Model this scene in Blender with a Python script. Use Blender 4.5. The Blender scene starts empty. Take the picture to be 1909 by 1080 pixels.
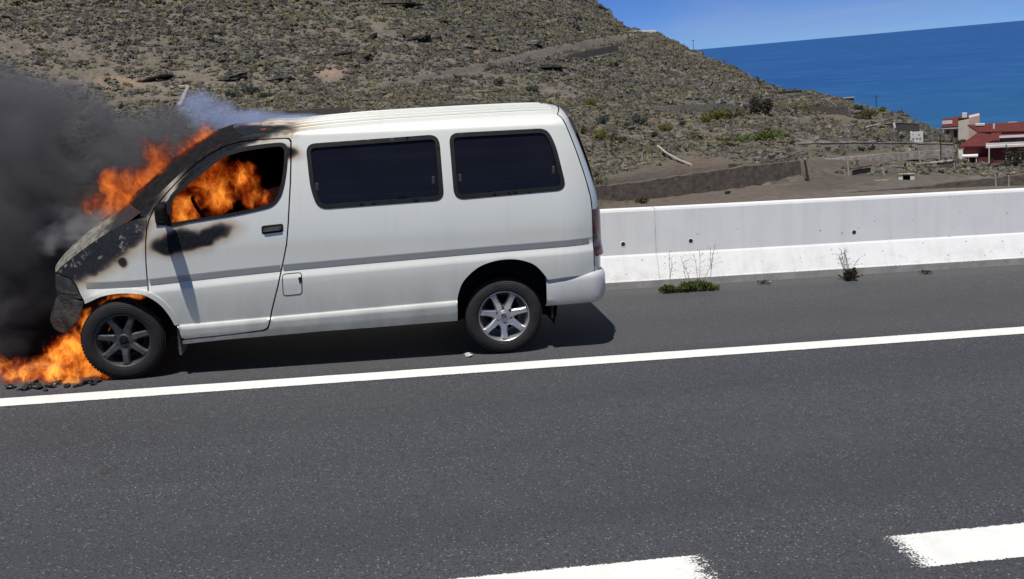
import bpy, bmesh, math, random
import numpy as np
from mathutils import Vector, Matrix
from mathutils.geometry import delaunay_2d_cdt
random.seed(7)
rng = np.random.default_rng(7)
scene = bpy.context.scene

# ------------------------------------------------------------------ camera
# road frame: X along the road (to the right), Y away from the camera, Z normal to the road
W, H = 1909, 1080
FL, CH, YAW, PITCH, ROLL = 1901.35, 2.2477, 0.1363, 0.2087, 0.0321
X0, D = -1.9571, 7.9813            # front axle X, plane of the van's near side
YL, YD = 7.7266, 4.2829            # far edges of edge line and of lane dashes
YB = 10.1948                       # foot of the barrier
GRADE = math.radians(3.25)         # the road falls towards the right
RT = Matrix.Rotation(GRADE, 4, 'Y')
RTn = np.array(RT.to_3x3())

def _basis():
    f = np.array([math.sin(YAW)*math.cos(PITCH), math.cos(YAW)*math.cos(PITCH), -math.sin(PITCH)])
    r = np.array([math.cos(YAW), -math.sin(YAW), 0.])
    u = np.cross(r, f)
    return r*math.cos(ROLL)-u*math.sin(ROLL), u*math.cos(ROLL)+r*math.sin(ROLL), f
CR, CU, CF = _basis()
CAMR = np.array([0, 0, CH])
CAMW = RTn @ CAMR
def ray(px, py): return CF + CR*(px-W/2)/FL - CU*(py-H/2)/FL
def hitY(px, py, Y):
    d = ray(px, py); return CAMR + d*(Y/d[1])
def hitZ(px, py, Z=0.):
    d = ray(px, py); return CAMR + d*((Z-CH)/d[2])
def rayw(px, py): return RTn @ ray(px, py)
def projw(P):
    d = (np.asarray(P)-CAMW) @ RTn           # to road frame
    z = d @ CF
    return W/2+FL*(d@CR)/z, H/2-FL*(d@CU)/z

cam = bpy.data.cameras.new('camera')
cam.sensor_fit = 'HORIZONTAL'; cam.sensor_width = 36; cam.lens = FL/W*36
cam.clip_start = 0.1; cam.clip_end = 60000
camo = bpy.data.objects.new('camera', cam)
scene.collection.objects.link(camo)
m = Matrix.Identity(4)
for i, v in enumerate((CR, CU, -CF)):
    w = RTn @ v
    for k in range(3): m[k][i] = w[k]
for k in range(3): m[k][3] = CAMW[k]
camo.matrix_world = m
scene.camera = camo

# ------------------------------------------------------------------ light
SUN = Vector((0.10, 0.23, -0.80)).normalized()      # direction the light travels
elev = math.asin(-SUN.z)
azim = math.atan2(-SUN.x, -SUN.y)
world = bpy.data.worlds.new('World'); scene.world = world; world.use_nodes = True
nt = world.node_tree; nt.nodes.clear()
sky = nt.nodes.new('ShaderNodeTexSky'); sky.sky_type = 'NISHITA'; sky.sun_disc = False
sky.sun_elevation = elev; sky.sun_rotation = azim
sky.altitude = 8000; sky.air_density = 1.0; sky.dust_density = 0.0; sky.ozone_density = 4.0
bg = nt.nodes.new('ShaderNodeBackground'); bg.inputs['Strength'].default_value = 0.072
wo = nt.nodes.new('ShaderNodeOutputWorld')
tc = nt.nodes.new('ShaderNodeTexCoord')
mp = nt.nodes.new('ShaderNodeMapping'); mp.inputs['Scale'].default_value = (2.0, 2.0, 16.0); mp.inputs['Rotation'].default_value = (0, 0.10, 0)
cn = nt.nodes.new('ShaderNodeTexNoise'); cn.inputs['Scale'].default_value = 1.6; cn.inputs['Detail'].default_value = 5; cn.inputs['Distortion'].default_value = 0.6
cr = nt.nodes.new('ShaderNodeMapRange'); cr.inputs['From Min'].default_value = 0.48; cr.inputs['From Max'].default_value = 0.8; cr.inputs['To Max'].default_value = 0.32
cm = nt.nodes.new('ShaderNodeMixRGB'); cm.inputs['Color2'].default_value = (6.0, 6.6, 7.4, 1)
nt.links.new(tc.outputs['Generated'], mp.inputs['Vector']); nt.links.new(mp.outputs[0], cn.inputs['Vector'])
nt.links.new(cn.outputs['Fac'], cr.inputs['Value']); nt.links.new(cr.outputs[0], cm.inputs['Fac'])
tint = nt.nodes.new('ShaderNodeMixRGB'); tint.blend_type = 'MULTIPLY'; tint.inputs['Fac'].default_value = 1; tint.inputs['Color2'].default_value = (.60, .82, 1.24, 1)
nt.links.new(sky.outputs[0], tint.inputs['Color1']); nt.links.new(tint.outputs[0], cm.inputs['Color1']); nt.links.new(cm.outputs[0], bg.inputs['Color'])
nt.links.new(bg.outputs[0], wo.inputs[0])
sl = bpy.data.lights.new('sun', 'SUN'); sl.energy = 5.0; sl.angle = math.radians(0.53); sl.color = (1, 0.96, 0.9)
slo = bpy.data.objects.new('sun', sl); scene.collection.objects.link(slo)
slo.rotation_euler = SUN.to_track_quat('-Z', 'Y').to_euler(); slo.location = (0, -20, 60)
scene.view_settings.view_transform = 'Standard'; scene.view_settings.look = 'None'
scene.view_settings.exposure = 0.0; scene.view_settings.gamma = 1.0
scene.render.engine = 'CYCLES'
scene.cycles.use_denoising = True
scene.cycles.max_bounces = 8; scene.cycles.volume_bounces = 1; scene.cycles.transparent_max_bounces = 24
scene.cycles.volume_max_steps = 512

# ------------------------------------------------------------------ helpers
C = scene.collection
def tag(o, label, cat, group=None, kind=None):
    if label: o['label'] = label
    if cat: o['category'] = cat
    if group: o['group'] = group
    if kind: o['kind'] = kind
    return o
def empty(name, mat, label, cat, group=None):
    o = bpy.data.objects.new(name, None); C.objects.link(o); o.matrix_world = mat; o.empty_display_size = .2
    return tag(o, label, cat, group)
def meshobj(name, verts, faces, mat=None, parent=None, matrix=None, smooth=False):
    me = bpy.data.meshes.new(name)
    me.from_pydata([tuple(map(float, v)) for v in verts], [], [tuple(map(int, f)) for f in faces])
    if smooth: me.polygons.foreach_set('use_smooth', [True]*len(me.polygons))
    me.update()
    return linkmesh(name, me, mat, parent, matrix)
def linkmesh(name, me, mat=None, parent=None, matrix=None):
    o = bpy.data.objects.new(name, me); C.objects.link(o)
    if mat: me.materials.append(mat)
    if parent: o.parent = parent
    elif matrix is not None: o.matrix_world = matrix
    return o
def trimesh(name, co, tri, mat=None, parent=None, matrix=None, smooth=False, col=None):
    """fast mesh from numpy arrays, col: per-vertex rgb"""
    co = np.ascontiguousarray(co, dtype=np.float32); tri = np.ascontiguousarray(tri, dtype=np.int32)
    n = tri.shape[1]
    me = bpy.data.meshes.new(name)
    me.vertices.add(len(co)); me.vertices.foreach_set('co', co.ravel())
    me.loops.add(tri.size); me.loops.foreach_set('vertex_index', tri.ravel())
    me.polygons.add(len(tri)); me.polygons.foreach_set('loop_start', np.arange(0, tri.size, n, dtype=np.int32))
    if smooth: me.polygons.foreach_set('use_smooth', np.ones(len(tri), dtype=bool))
    me.update(calc_edges=True)
    if col is not None:
        a = me.color_attributes.new('Col', 'FLOAT_COLOR', 'POINT')
        c4 = np.ones((len(co), 4), dtype=np.float32); c4[:, :3] = col
        a.data.foreach_set('color', c4.ravel())
    return linkmesh(name, me, mat, parent, matrix)
def bmobj(name, bm, mat=None, parent=None, matrix=None, smooth=False, bevel=0):
    bmesh.ops.recalc_face_normals(bm, faces=bm.faces)
    me = bpy.data.meshes.new(name); bm.to_mesh(me); bm.free()
    if smooth: me.polygons.foreach_set('use_smooth', [True]*len(me.polygons))
    o = linkmesh(name, me, mat, parent, matrix)
    if bevel:
        b = o.modifiers.new('bevel', 'BEVEL'); b.width = bevel; b.segments = 2; b.limit_method = 'ANGLE'
    return o
def box(bm, lo, hi, rot=None, at=None):
    lo = Vector(lo); hi = Vector(hi)
    M = Matrix.Translation((lo+hi)/2) @ Matrix.Diagonal(list(hi-lo)+[1])
    if rot is not None: M = Matrix.Translation(at or Vector()) @ rot.to_4x4() @ M
    return bmesh.ops.create_cube(bm, size=1, matrix=M)['verts']
def cyl(bm, p0, p1, r0, r1=None, seg=10):
    p0 = Vector(p0); p1 = Vector(p1); d = p1-p0
    M = Matrix.Translation((p0+p1)/2) @ d.to_track_quat('Z', 'Y').to_matrix().to_4x4()
    bmesh.ops.create_cone(bm, cap_ends=True, segments=seg, radius1=r0, radius2=r0 if r1 is None else r1, depth=d.length, matrix=M)
def lathe(profile, n=48, axis='y', close=True):
    """profile list of (radius, a): revolve around y axis"""
    vs = []; fs = []
    k = len(profile)
    for i in range(n):
        t = 2*math.pi*i/n
        for r, a in profile: vs.append((r*math.cos(t), a, r*math.sin(t)))
    for i in range(n):
        j = (i+1) % n
        for q in range(k-1): fs.append((i*k+q, i*k+q+1, j*k+q+1, j*k+q))
    return vs, fs
def interp(x, pts): return np.interp(x, [p[0] for p in pts], [p[1] for p in pts])

# numpy value noise
def vnoise(x, y, seed=0):
    x = np.asarray(x, float); y = np.asarray(y, float)
    xi = np.floor(x).astype(np.int64); yi = np.floor(y).astype(np.int64)
    xf = x-xi; yf = y-yi
    def h(a, b):
        n = (a*374761393 + b*668265263 + seed*1442695041) & 0xffffffff
        n = ((n ^ (n >> 13))*1274126177) & 0xffffffff
        n = n ^ (n >> 16)
        return (n & 0xffff)/65535.0
    u = xf*xf*(3-2*xf); v = yf*yf*(3-2*yf)
    return (h(xi, yi)*(1-u)+h(xi+1, yi)*u)*(1-v)+(h(xi, yi+1)*(1-u)+h(xi+1, yi+1)*u)*v
def fbm(x, y, o=4, seed=0):
    s = 0; a = .5; t = 0
    for k in range(o):
        s = s+a*vnoise(x*2**k, y*2**k, seed+k*17); t += a; a *= .5
    return s/t

# ------------------------------------------------------------------ materials
class NT:
    def __init__(self, name, volume=False):
        self.m = bpy.data.materials.new(name); self.m.use_nodes = True
        self.t = self.m.node_tree; self.t.nodes.clear()
        self.out = self.t.nodes.new('ShaderNodeOutputMaterial')
    def n(self, typ, **kw):
        nd = self.t.nodes.new(typ)
        for k, v in kw.items():
            if k.startswith('_'): setattr(nd, k[1:], v)
        return nd
    def set(self, nd, key, v):
        if v is None: return
        s = nd.inputs[key]
        if isinstance(v, bpy.types.NodeSocket): self.t.links.new(v, s)
        else:
            if hasattr(s.default_value, '__len__') and not hasattr(v, '__len__'): v = [v]*len(s.default_value)
            if hasattr(s.default_value, '__len__') and len(s.default_value) == 4 and len(v) == 3: v = (*v, 1)
            s.default_value = v
    def math(self, op, a, b=None, c=None, clamp=False):
        nd = self.t.nodes.new('ShaderNodeMath'); nd.operation = op; nd.use_clamp = clamp
        for i, v in enumerate((a, b, c)): self.set(nd, i, v)
        return nd.outputs[0]
    def vmath(self, op, a, b=None):
        nd = self.t.nodes.new('ShaderNodeVectorMath'); nd.operation = op
        self.set(nd, 0, a); self.set(nd, 1, b)
        return nd.outputs['Value'] if op in ('LENGTH', 'DOT_PRODUCT', 'DISTANCE') else nd.outputs['Vector']
    def mix(self, f, a, b, typ='MIX'):
        nd = self.t.nodes.new('ShaderNodeMixRGB'); nd.blend_type = typ
        self.set(nd, 0, f); self.set(nd, 1, a); self.set(nd, 2, b); return nd.outputs[0]
    def noise(self, vec, scale, detail=3, rough=.5, dist=0, out='Fac'):
        nd = self.t.nodes.new('ShaderNodeTexNoise')
        self.set(nd, 'Vector', vec); self.set(nd, 'Scale', scale); self.set(nd, 'Detail', detail); self.set(nd, 'Roughness', rough); self.set(nd, 'Distortion', dist)
        return nd.outputs[out]
    def vor(self, vec, scale, out='Distance', feature='F1'):
        nd = self.t.nodes.new('ShaderNodeTexVoronoi'); nd.feature = feature
        self.set(nd, 'Vector', vec); self.set(nd, 'Scale', scale); return nd.outputs[out]
    def rng(self, v, a, b, c=0., d=1., smooth=False):
        nd = self.t.nodes.new('ShaderNodeMapRange')
        if smooth: nd.interpolation_type = 'SMOOTHSTEP'
        for k, q in zip(('Value', 'From Min', 'From Max', 'To Min', 'To Max'), (v, a, b, c, d)): self.set(nd, k, q)
        return nd.outputs[0]
    def coord(self, which='Object'): return self.t.nodes.new('ShaderNodeTexCoord').outputs[which]
    def scale(self, vec, s):
        nd = self.t.nodes.new('ShaderNodeMapping'); self.set(nd, 'Vector', vec); self.set(nd, 'Scale', s); return nd.outputs[0]
    def xyz(self, vec): return self._sep(vec)
    def _sep(self, vec):
        nd = self.t.nodes.new('ShaderNodeSeparateXYZ'); self.set(nd, 0, vec); return nd.outputs
    def bump(self, h, dist=.01, strength=1.):
        nd = self.t.nodes.new('ShaderNodeBump'); self.set(nd, 'Height', h); self.set(nd, 'Distance', dist); self.set(nd, 'Strength', strength); return nd.outputs[0]
    def pbr(self, col, rough=.6, metal=0., normal=None, spec=None, coat=None, alpha=None, emit=None, estr=None):
        nd = self.t.nodes.new('ShaderNodeBsdfPrincipled')
        self.set(nd, 'Base Color', col); self.set(nd, 'Roughness', rough); self.set(nd, 'Metallic', metal)
        if normal is not None: self.set(nd, 'Normal', normal)
        if spec is not None: self.set(nd, 'Specular IOR Level', spec)
        if coat is not None: self.set(nd, 'Coat Weight', coat)
        if alpha is not None: self.set(nd, 'Alpha', alpha)
        if emit is not None: self.set(nd, 'Emission Color', emit); self.set(nd, 'Emission Strength', estr)
        self.t.links.new(nd.outputs[0], self.out.inputs['Surface']); return self.m

def simple(name, col, rough=.6, metal=0., var=.25, scale=8., bump=0., spec=None, coat=None):
    k = NT(name); v = k.coord()
    n = k.noise(v, scale, 4, .6)
    f = k.rng(n, .3, .7, 1-var, 1+var)
    c = k.mix(1., col, f, 'MULTIPLY')
    nm = k.bump(k.noise(v, scale*4, 3, .6), bump) if bump else None
    return k.pbr(c, rough, metal, nm, spec, coat)

def asphalt():
    k = NT('asphalt'); v = k.coord()
    big = k.noise(k.scale(v, (.25, .9, 1)), 1.0, 4, .6)
    mid = k.noise(v, 9, 4, .65)
    fine = k.noise(v, 85, 2, .6)
    cell = k.vor(v, 80, 'Color'); cs = k._sep(cell)
    dist = k.vor(v, 80)
    base = k.mix(k.rng(big, .3, .7), (.035, .039, .048), (.052, .056, .063))
    base = k.mix(k.rng(mid, .35, .7, 0, .55), base, (.034, .036, .042))
    base = k.mix(k.rng(fine, .42, .72, 0, .75), base, (.095, .098, .103))
    spk = k.math('MULTIPLY', k.rng(cs[0], .86, .95), k.rng(dist, .5, .25))
    base = k.mix(k.math('MULTIPLY', spk, .6), base, (.32, .31, .29))
    pit = k.rng(cs[1], .76, .9, 0, .65)
    base = k.mix(pit, base, (.022, .022, .024))
    # wheel-path wear bands run along the road
    y = k._sep(v)[1]
    band = k.math('ABSOLUTE', k.math('SINE', k.math('MULTIPLY', k.math('SUBTRACT', y, 4.2), 1.75)))
    base = k.mix(k.rng(band, .55, 1., 0, .22), base, (.030, .032, .038))
    strk = k.noise(k.scale(v, (.10, 1.6, 1)), 1., 5, .6)
    base = k.mix(k.rng(strk, .48, .72, 0, .3), base, (.032, .033, .038))
    blot = k.noise(v, .55, 5, .65)
    base = k.mix(k.rng(blot, .56, .75, 0, .45), base, (.070, .071, .073))
    drip = k.math('MULTIPLY', k.rng(k.noise(v, 2.2, 4, .6), .64, .72), k.rng(k.math('ABSOLUTE', k.math('SUBTRACT', y, 6.0)), .7, .2))
    base = k.mix(k.math('MULTIPLY', drip, .55), base, (.022, .022, .024))
    # shoulder is a little paler and dustier
    sh = k.rng(y, 7.75, 7.95, 0, .38)
    base = k.mix(sh, base, (.080, .080, .080))
    edge = k.rng(k.math('ADD', y, k.math('MULTIPLY', mid, .35)), 9.95, 10.35, 0, .40)
    base = k.mix(edge, base, (.11, .105, .098))
    nm = k.bump(k.math('ADD', k.math('MULTIPLY', dist, -1.), fine), .006, .7)
    return k.pbr(base, k.rng(fine, .3, .7, .7, .95), 0, nm, .35)

def paintline(ends):
    """white road paint, worn; mesh x is along the line; ragged ends given as list of (x0,x1)"""
    k = NT('road_paint'); v = k.coord()
    n1 = k.noise(v, 28, 4, .7); n2 = k.noise(v, 110, 2, .6)
    col = k.mix(k.rng(k.noise(v, 6, 4, .6), .35, .7, 0, .5), (.72, .72, .69), (.56, .555, .53))
    col = k.mix(k.rng(n1, .62, .75, 0, .5), col, (.32, .315, .3))
    s = k._sep(k.coord('Generated'))
    edge = k.math('MULTIPLY', k.math('SUBTRACT', .5, k.math('ABSOLUTE', k.math('SUBTRACT', s[1], .5))), 2.)  # 0 at long edges
    f = k.math('ADD', k.rng(edge, 0., .16), 0.)
    if ends:
        xx = k._sep(v)[0]
        e = None
        for a, b in ends:
            g = k.math('MINIMUM', k.math('SUBTRACT', xx, a), k.math('SUBTRACT', b, xx))
            e = g if e is None else k.math('MAXIMUM', e, g)
        f = k.math('MINIMUM', f, k.rng(e, 0., ends_soft))
    thr = k.math('ADD', k.math('MULTIPLY', n2, .65), k.math('MULTIPLY', n1, .35))
    al = k.rng(k.math('SUBTRACT', f, k.rng(thr, .25, .75)), -.06, .06)
    hole = k.rng(k.noise(v, 60, 3, .7), .70, .74, 1., .25)
    al = k.math('MULTIPLY', al, hole)
    nm = k.bump(n2, .003)
    return k.pbr(col, .75, 0, nm, .3, alpha=al)
ends_soft = .26
M = {}
M['asphalt'] = asphalt()

# ------------------------------------------------------------------ road
def sheet(name, x0, x1, y0, y1, z, mat, nx=1, ny=1):
    vs = []; fs = []
    for j in range(ny+1):
        for i in range(nx+1): vs.append((x0+(x1-x0)*i/nx, y0+(y1-y0)*j/ny, z))
    for j in range(ny):
        for i in range(nx):
            a = j*(nx+1)+i; fs.append((a, a+1, a+nx+2, a+nx+1))
    return meshobj(name, vs, fs, mat, matrix=RT)
o = sheet('road', -150, 150, -9, YB+.6, 0, M['asphalt']); o['kind'] = 'structure'
# solid edge line
k_line = paintline(None)
vs = []; fs = []
nseg = 400
for i in range(nseg+1):
    x = -40+80*i/nseg
    a = .006*(vnoise(x*5, 1.)-.5)+.012*(vnoise(x*.6, 7.)-.5)
    b = .008*(vnoise(x*6, 3.)-.5)+.012*(vnoise(x*.6, 7.)-.5)
    vs += [(x, YL-.205+a, .004), (x, YL+.005+b, .004)]
    if i: fs.append((2*i-2, 2*i, 2*i+1, 2*i-1))
o = meshobj('edge_line', vs, fs, k_line, matrix=RT); o['kind'] = 'structure'
# lane dashes: gap between the two in view
d1e = hitZ(1350, 1045)[0]; d2s = hitZ(1632, 1020)[0]
gap = d2s-d1e
dl = 2.6
spans = []
x = d2s
for q in range(6): spans.append((x+q*(dl+gap), x+q*(dl+gap)+dl))
for q in range(1, 6): spans.append((x-q*(dl+gap), x-q*(dl+gap)+dl))
for a, b in spans:
    mat = paintline([(a, b)])
    n = 40
    vs = []; fs = []
    for i in range(n+1):
        xx = a+(b-a)*i/n
        w = .008*(vnoise(xx*7, 2.)-.5)
        vs += [(xx, YD-.335+w, .004), (xx, YD+.005+w, .004)]
        if i: fs.append((2*i-2, 2*i, 2*i+1, 2*i-1))
    o = meshobj('lane_dash', vs, fs, mat, matrix=RT); o['kind'] = 'structure'

# ------------------------------------------------------------------ concrete barrier
def barrier_mat():
    k = NT('barrier_paint'); v = k.coord(); s = k._sep(v)
    n = k.noise(v, 3, 4, .6); f = k.noise(v, 40, 3, .7)
    streak = k.noise(k.scale(v, (9, 1, .6)), 1., 4, .6)
    col = k.mix(k.rng(n, .3, .75), (.76, .765, .75), (.70, .705, .70))
    col = k.mix(k.rng(streak, .46, .78, 0, .32), col, (.52, .52, .505))
    col = k.mix(k.rng(f, .66, .74, 0, .45), col, (.42, .41, .38))
    # pin-holes and chips, more of them low down where spray hits
    c = k.vor(v, 16, 'Color'); dd = k.vor(v, 16)
    low = k.rng(s[2], .34, .30, .93, .66)
    pin = k.math('MULTIPLY', k.math('GREATER_THAN', k._sep(c)[0], low), k.rng(dd, k.math('ADD', .10, k.math('MULTIPLY', k._sep(c)[1], .14)), .06))
    col = k.mix(k.math('MULTIPLY', pin, .8), col, (.24, .23, .21))
    # unpainted dusty foot
    foot = k.rng(k.math('ADD', s[2], k.math('MULTIPLY', f, .03)), .085, .10, 1., 0.)
    dirt = k.mix(k.rng(k.noise(v, 9, 4, .7), .3, .7), (.27, .26, .24), (.42, .41, .385))
    col = k.mix(foot, col, dirt)
    spl = k.math('MULTIPLY', k.rng(s[2], .34, .08, 0, 1.), k.rng(k.noise(v, 7, 5, .7), .45, .75, 0, .65))
    col = k.mix(spl, col, (.45, .42, .37))
    nm = k.bump(k.math('ADD', k.math('MULTIPLY', pin, -1.5), k.math('MULTIPLY', f, .4)), .004, .5)
    return k.pbr(col, .75, 0, nm, .3)
M['barrier'] = barrier_mat()
prof = [(0, 0), (0, .075), (.012, .088), (.135, .315), (.150, .335), (.197, .785), (.207, .807), (.345, .807), (.355, .785), (.40, .335), (.55, .09), (.55, -.4), (0.02, -.4)]
bx0, bx1, n = -60, 90, 300
vs = []; fs = []
kp = len(prof)
for i in range(n+1):
    x = bx0+(bx1-bx0)*i/n
    for a, z in prof:
        vs.append((x, YB+a+.006*(vnoise(x*.8, z*9, 4)-.5), z+(.006*(vnoise(x*.5, 3.)-.5) if z > .1 else 0)))
    if i:
        for q in range(kp):
            q2 = (q+1) % kp
            fs.append(((i-1)*kp+q, i*kp+q, i*kp+q2, (i-1)*kp+q2))
fs.append(tuple(range(kp))); fs.append(tuple(range(n*kp, n*kp+kp)))
bar = meshobj('concrete_barrier', vs, fs, M['barrier'], matrix=RT)
tag(bar, 'long white painted concrete safety barrier along the road shoulder behind the van', 'barrier')
M['hole'] = simple('hole_dark', (.012, .012, .012), .9)
M['joint'] = simple('joint_seal', (.52, .52, .505), .9)
M['plaster'] = simple('hole_rim', (.72, .725, .71), .8)
xj = hitY(1222, 450, YB+.17)[0]
for q in range(-8, 10):
    x = xj+6.*q; vs = []; fs = []
    for i, (a, z) in enumerate(prof[1:8]):
        a2 = a-.0045 if i < 6 else a; z2 = z+.0035 if i > 4 else z
        vs += [(x-.004, YB+a2, z2), (x+.004, YB+a2, z2)]
        if i: fs.append((2*i-2, 2*i-1, 2*i+1, 2*i))
    meshobj('joint', vs, fs, M['joint'], bar)
for px, py in ((1161, 455), (1287, 449), (1591, 433)):
    P = hitY(px, py, YB+.175)
    slope = math.atan2(.047, .45)
    R3 = Matrix.Rotation(math.pi/2-slope, 4, 'X')
    yface = YB+.150+.047*(P[2]-.335)/.45
    Mx = Matrix.Translation((P[0], yface, P[2])) @ R3
    ring = bmesh.new()
    vs, fs = lathe([(.021, .0), (.023, -.003), (.028, -.003), (.034, .004)], 20)
    me = bpy.data.meshes.new('hole_rim'); me.from_pydata([tuple(Mx @ Vector((a, c, -b))) for a, b, c in vs], [], fs); me.update()
    ri = linkmesh('hole_rim', me, M['plaster'], bar)
    vs, fs = lathe([(.0, -.003), (.023, -.003)], 20)
    me = bpy.data.meshes.new('drill_hole'); me.from_pydata([tuple(Mx @ Vector((a, c, -b))) for a, b, c in vs], [], fs); me.update()
    linkmesh('drill_hole', me, M['hole'], bar)

# ------------------------------------------------------------------ the van
HW = 0.90
VANM = RT @ Matrix.Translation((X0, D+HW, 0))
def inset(x, z):
    x = np.asarray(x, float); z = np.asarray(z, float)
    i = .165*np.clip((z-1.0)/.82, 0, 2)**1.6 + .07*np.clip((z-1.82)/.1, 0, 2)**2
    i = i + .045*np.clip((.80-z)/.45, 0, 1.2)**2
    i = i + .42*np.clip((.35-x)/1.0, 0, 1.3)**2.2
    i = i + .12*np.clip((x-3.45)/.4, 0, 1.2)**2.2
    return i
STR = [(-.6, .755), (-.27, .770), (.24, .792), (.82, .826), (1.23, .846), (1.98, .872), (2.83, .900), (3.7, .922), (4, .928)]
def zstr(x): return interp(x, STR)
def zsill(x): return .408+.0285*np.asarray(x)
def detail(x, z):
    t = z-zstr(x); u = z-zsill(x)
    d = np.interp(-t, [0, .006, .042, .050, .105, .15], [0, -.002, -.002, .000, .022, .024])
    w = np.clip((np.asarray(x)+.30)/.12, 0, 1)          # the crease starts behind the headlamp
    e = np.interp(-u, [0, .006, .022, .09, .14, .2], [0, .004, .020, .020, .004, -.03])
    v = np.clip((np.asarray(x)-.36)/.02, 0, 1)*np.clip((3.30-np.asarray(x))/.05, 0, 1)
    return d*w+e*v
def sidey(x, z): return -(HW-inset(x, z)+detail(x, z))
def side(px, py):
    """pixel -> (x, z) on the van's near side skin"""
    i = 0.
    for _ in range(8):
        P = hitY(px, py, D+i); x = P[0]-X0; z = P[2]; i = float(inset(x, z))
    return (x, z)
def sides(pts): return [side(*p) for p in pts]
def vp(px, py, y):
    P = hitY(px, py, D+HW+y); return (P[0]-X0, y, P[2])
def spline(pts, sub=6, closed=False):
    P = np.array(pts, float); n = len(P); out = []
    rngi = range(n if closed else n-1)
    for i in rngi:
        p1 = P[i]; p2 = P[(i+1) % n]
        p0 = P[i-1] if (closed or i) else p1; p3 = P[(i+2) % n] if (closed or i < n-2) else p2
        for k in range(sub):
            t = k/sub
            out.append(.5*((2*p1)+(-p0+p2)*t+(2*p0-5*p1+4*p2-p3)*t*t+(-p0+3*p1-3*p2+p3)*t**3))
    if not closed: out.append(P[-1])
    return [tuple(q) for q in out]
def rounded(pts, r, seg=6):
    """round the corners of polygon pts; r one radius or list"""
    P = [np.array(p, float) for p in pts]; n = len(P); out = []
    for i in range(n):
        rr = r[i] if hasattr(r, '__len__') else r
        a, b, c = P[i-1], P[i], P[(i+1) % n]
        if rr <= 0: out.append(tuple(b)); continue
        da = (a-b)/np.linalg.norm(a-b); dc = (c-b)/np.linalg.norm(c-b)
        L = min(rr, .45*np.linalg.norm(a-b), .45*np.linalg.norm(c-b))
        p0 = b+da*L; p2 = b+dc*L
        for k in range(seg+1):
            t = k/seg; out.append(tuple((1-t)**2*p0+2*t*(1-t)*b+t*t*p2))
    return out
def densify(pts, step, closed=True):
    out = []; n = len(pts)
    for i in range(n if closed else n-1):
        a = np.array(pts[i]); b = np.array(pts[(i+1) % n]); L = np.linalg.norm(b-a)
        if L < 1e-5: continue
        k = max(1, int(math.ceil(L/step)))
        zm = (a[1]+b[1])/2; xm = (a[0]+b[0])/2
        if abs(b[1]-a[1]) > .012 and (zstr(xm)-.17-abs(b[1]-a[1]) < zm < zstr(xm)+.03+abs(b[1]-a[1]) or abs(zm-zsill(xm)+.07) < .11+abs(b[1]-a[1])): k = max(k, int(math.ceil(L/.010)))
        for q in range(k): out.append(tuple(a+(b-a)*q/k))
    if not closed: out.append(tuple(pts[-1]))
    return out
def shrink(poly, d):
    P = np.array(poly); c = P.mean(0); nrm = []
    n = len(P); out = []
    area = sum(P[i][0]*P[(i+1) % n][1]-P[(i+1) % n][0]*P[i][1] for i in range(n))
    sg = 1 if area > 0 else -1
    for i in range(n):
        t = P[(i+1) % n]-P[i-1]; t = t/(np.linalg.norm(t)+1e-9); out.append(tuple(P[i]+sg*d*np.array([-t[1], t[0]])))
    return out
def inpoly(x, z, poly):
    x = np.asarray(x); z = np.asarray(z); P = np.array(poly); ins = np.zeros(x.shape, bool)
    x1, z1 = P[:, 0], P[:, 1]; x2, z2 = np.roll(x1, -1), np.roll(z1, -1)
    for a, b, c, d in zip(x1, z1, x2, z2):
        if b == d: continue
        ins ^= ((b > z) != (d > z)) & (x < (c-a)*(z-b)/(d-b)+a)
    return ins
def segdist(x, z, poly):
    best = np.full(np.shape(x), 9.)
    n = len(poly)
    for i in range(n):
        ax, az = poly[i]; bx, bz = poly[(i+1) % n]; dx, dz = bx-ax, bz-az; L = dx*dx+dz*dz+1e-12
        t = np.clip(((x-ax)*dx+(z-az)*dz)/L, 0, 1)
        best = np.minimum(best, np.hypot(x-ax-t*dx, z-az-t*dz))
    return best
class VL(list): nrm = None
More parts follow.
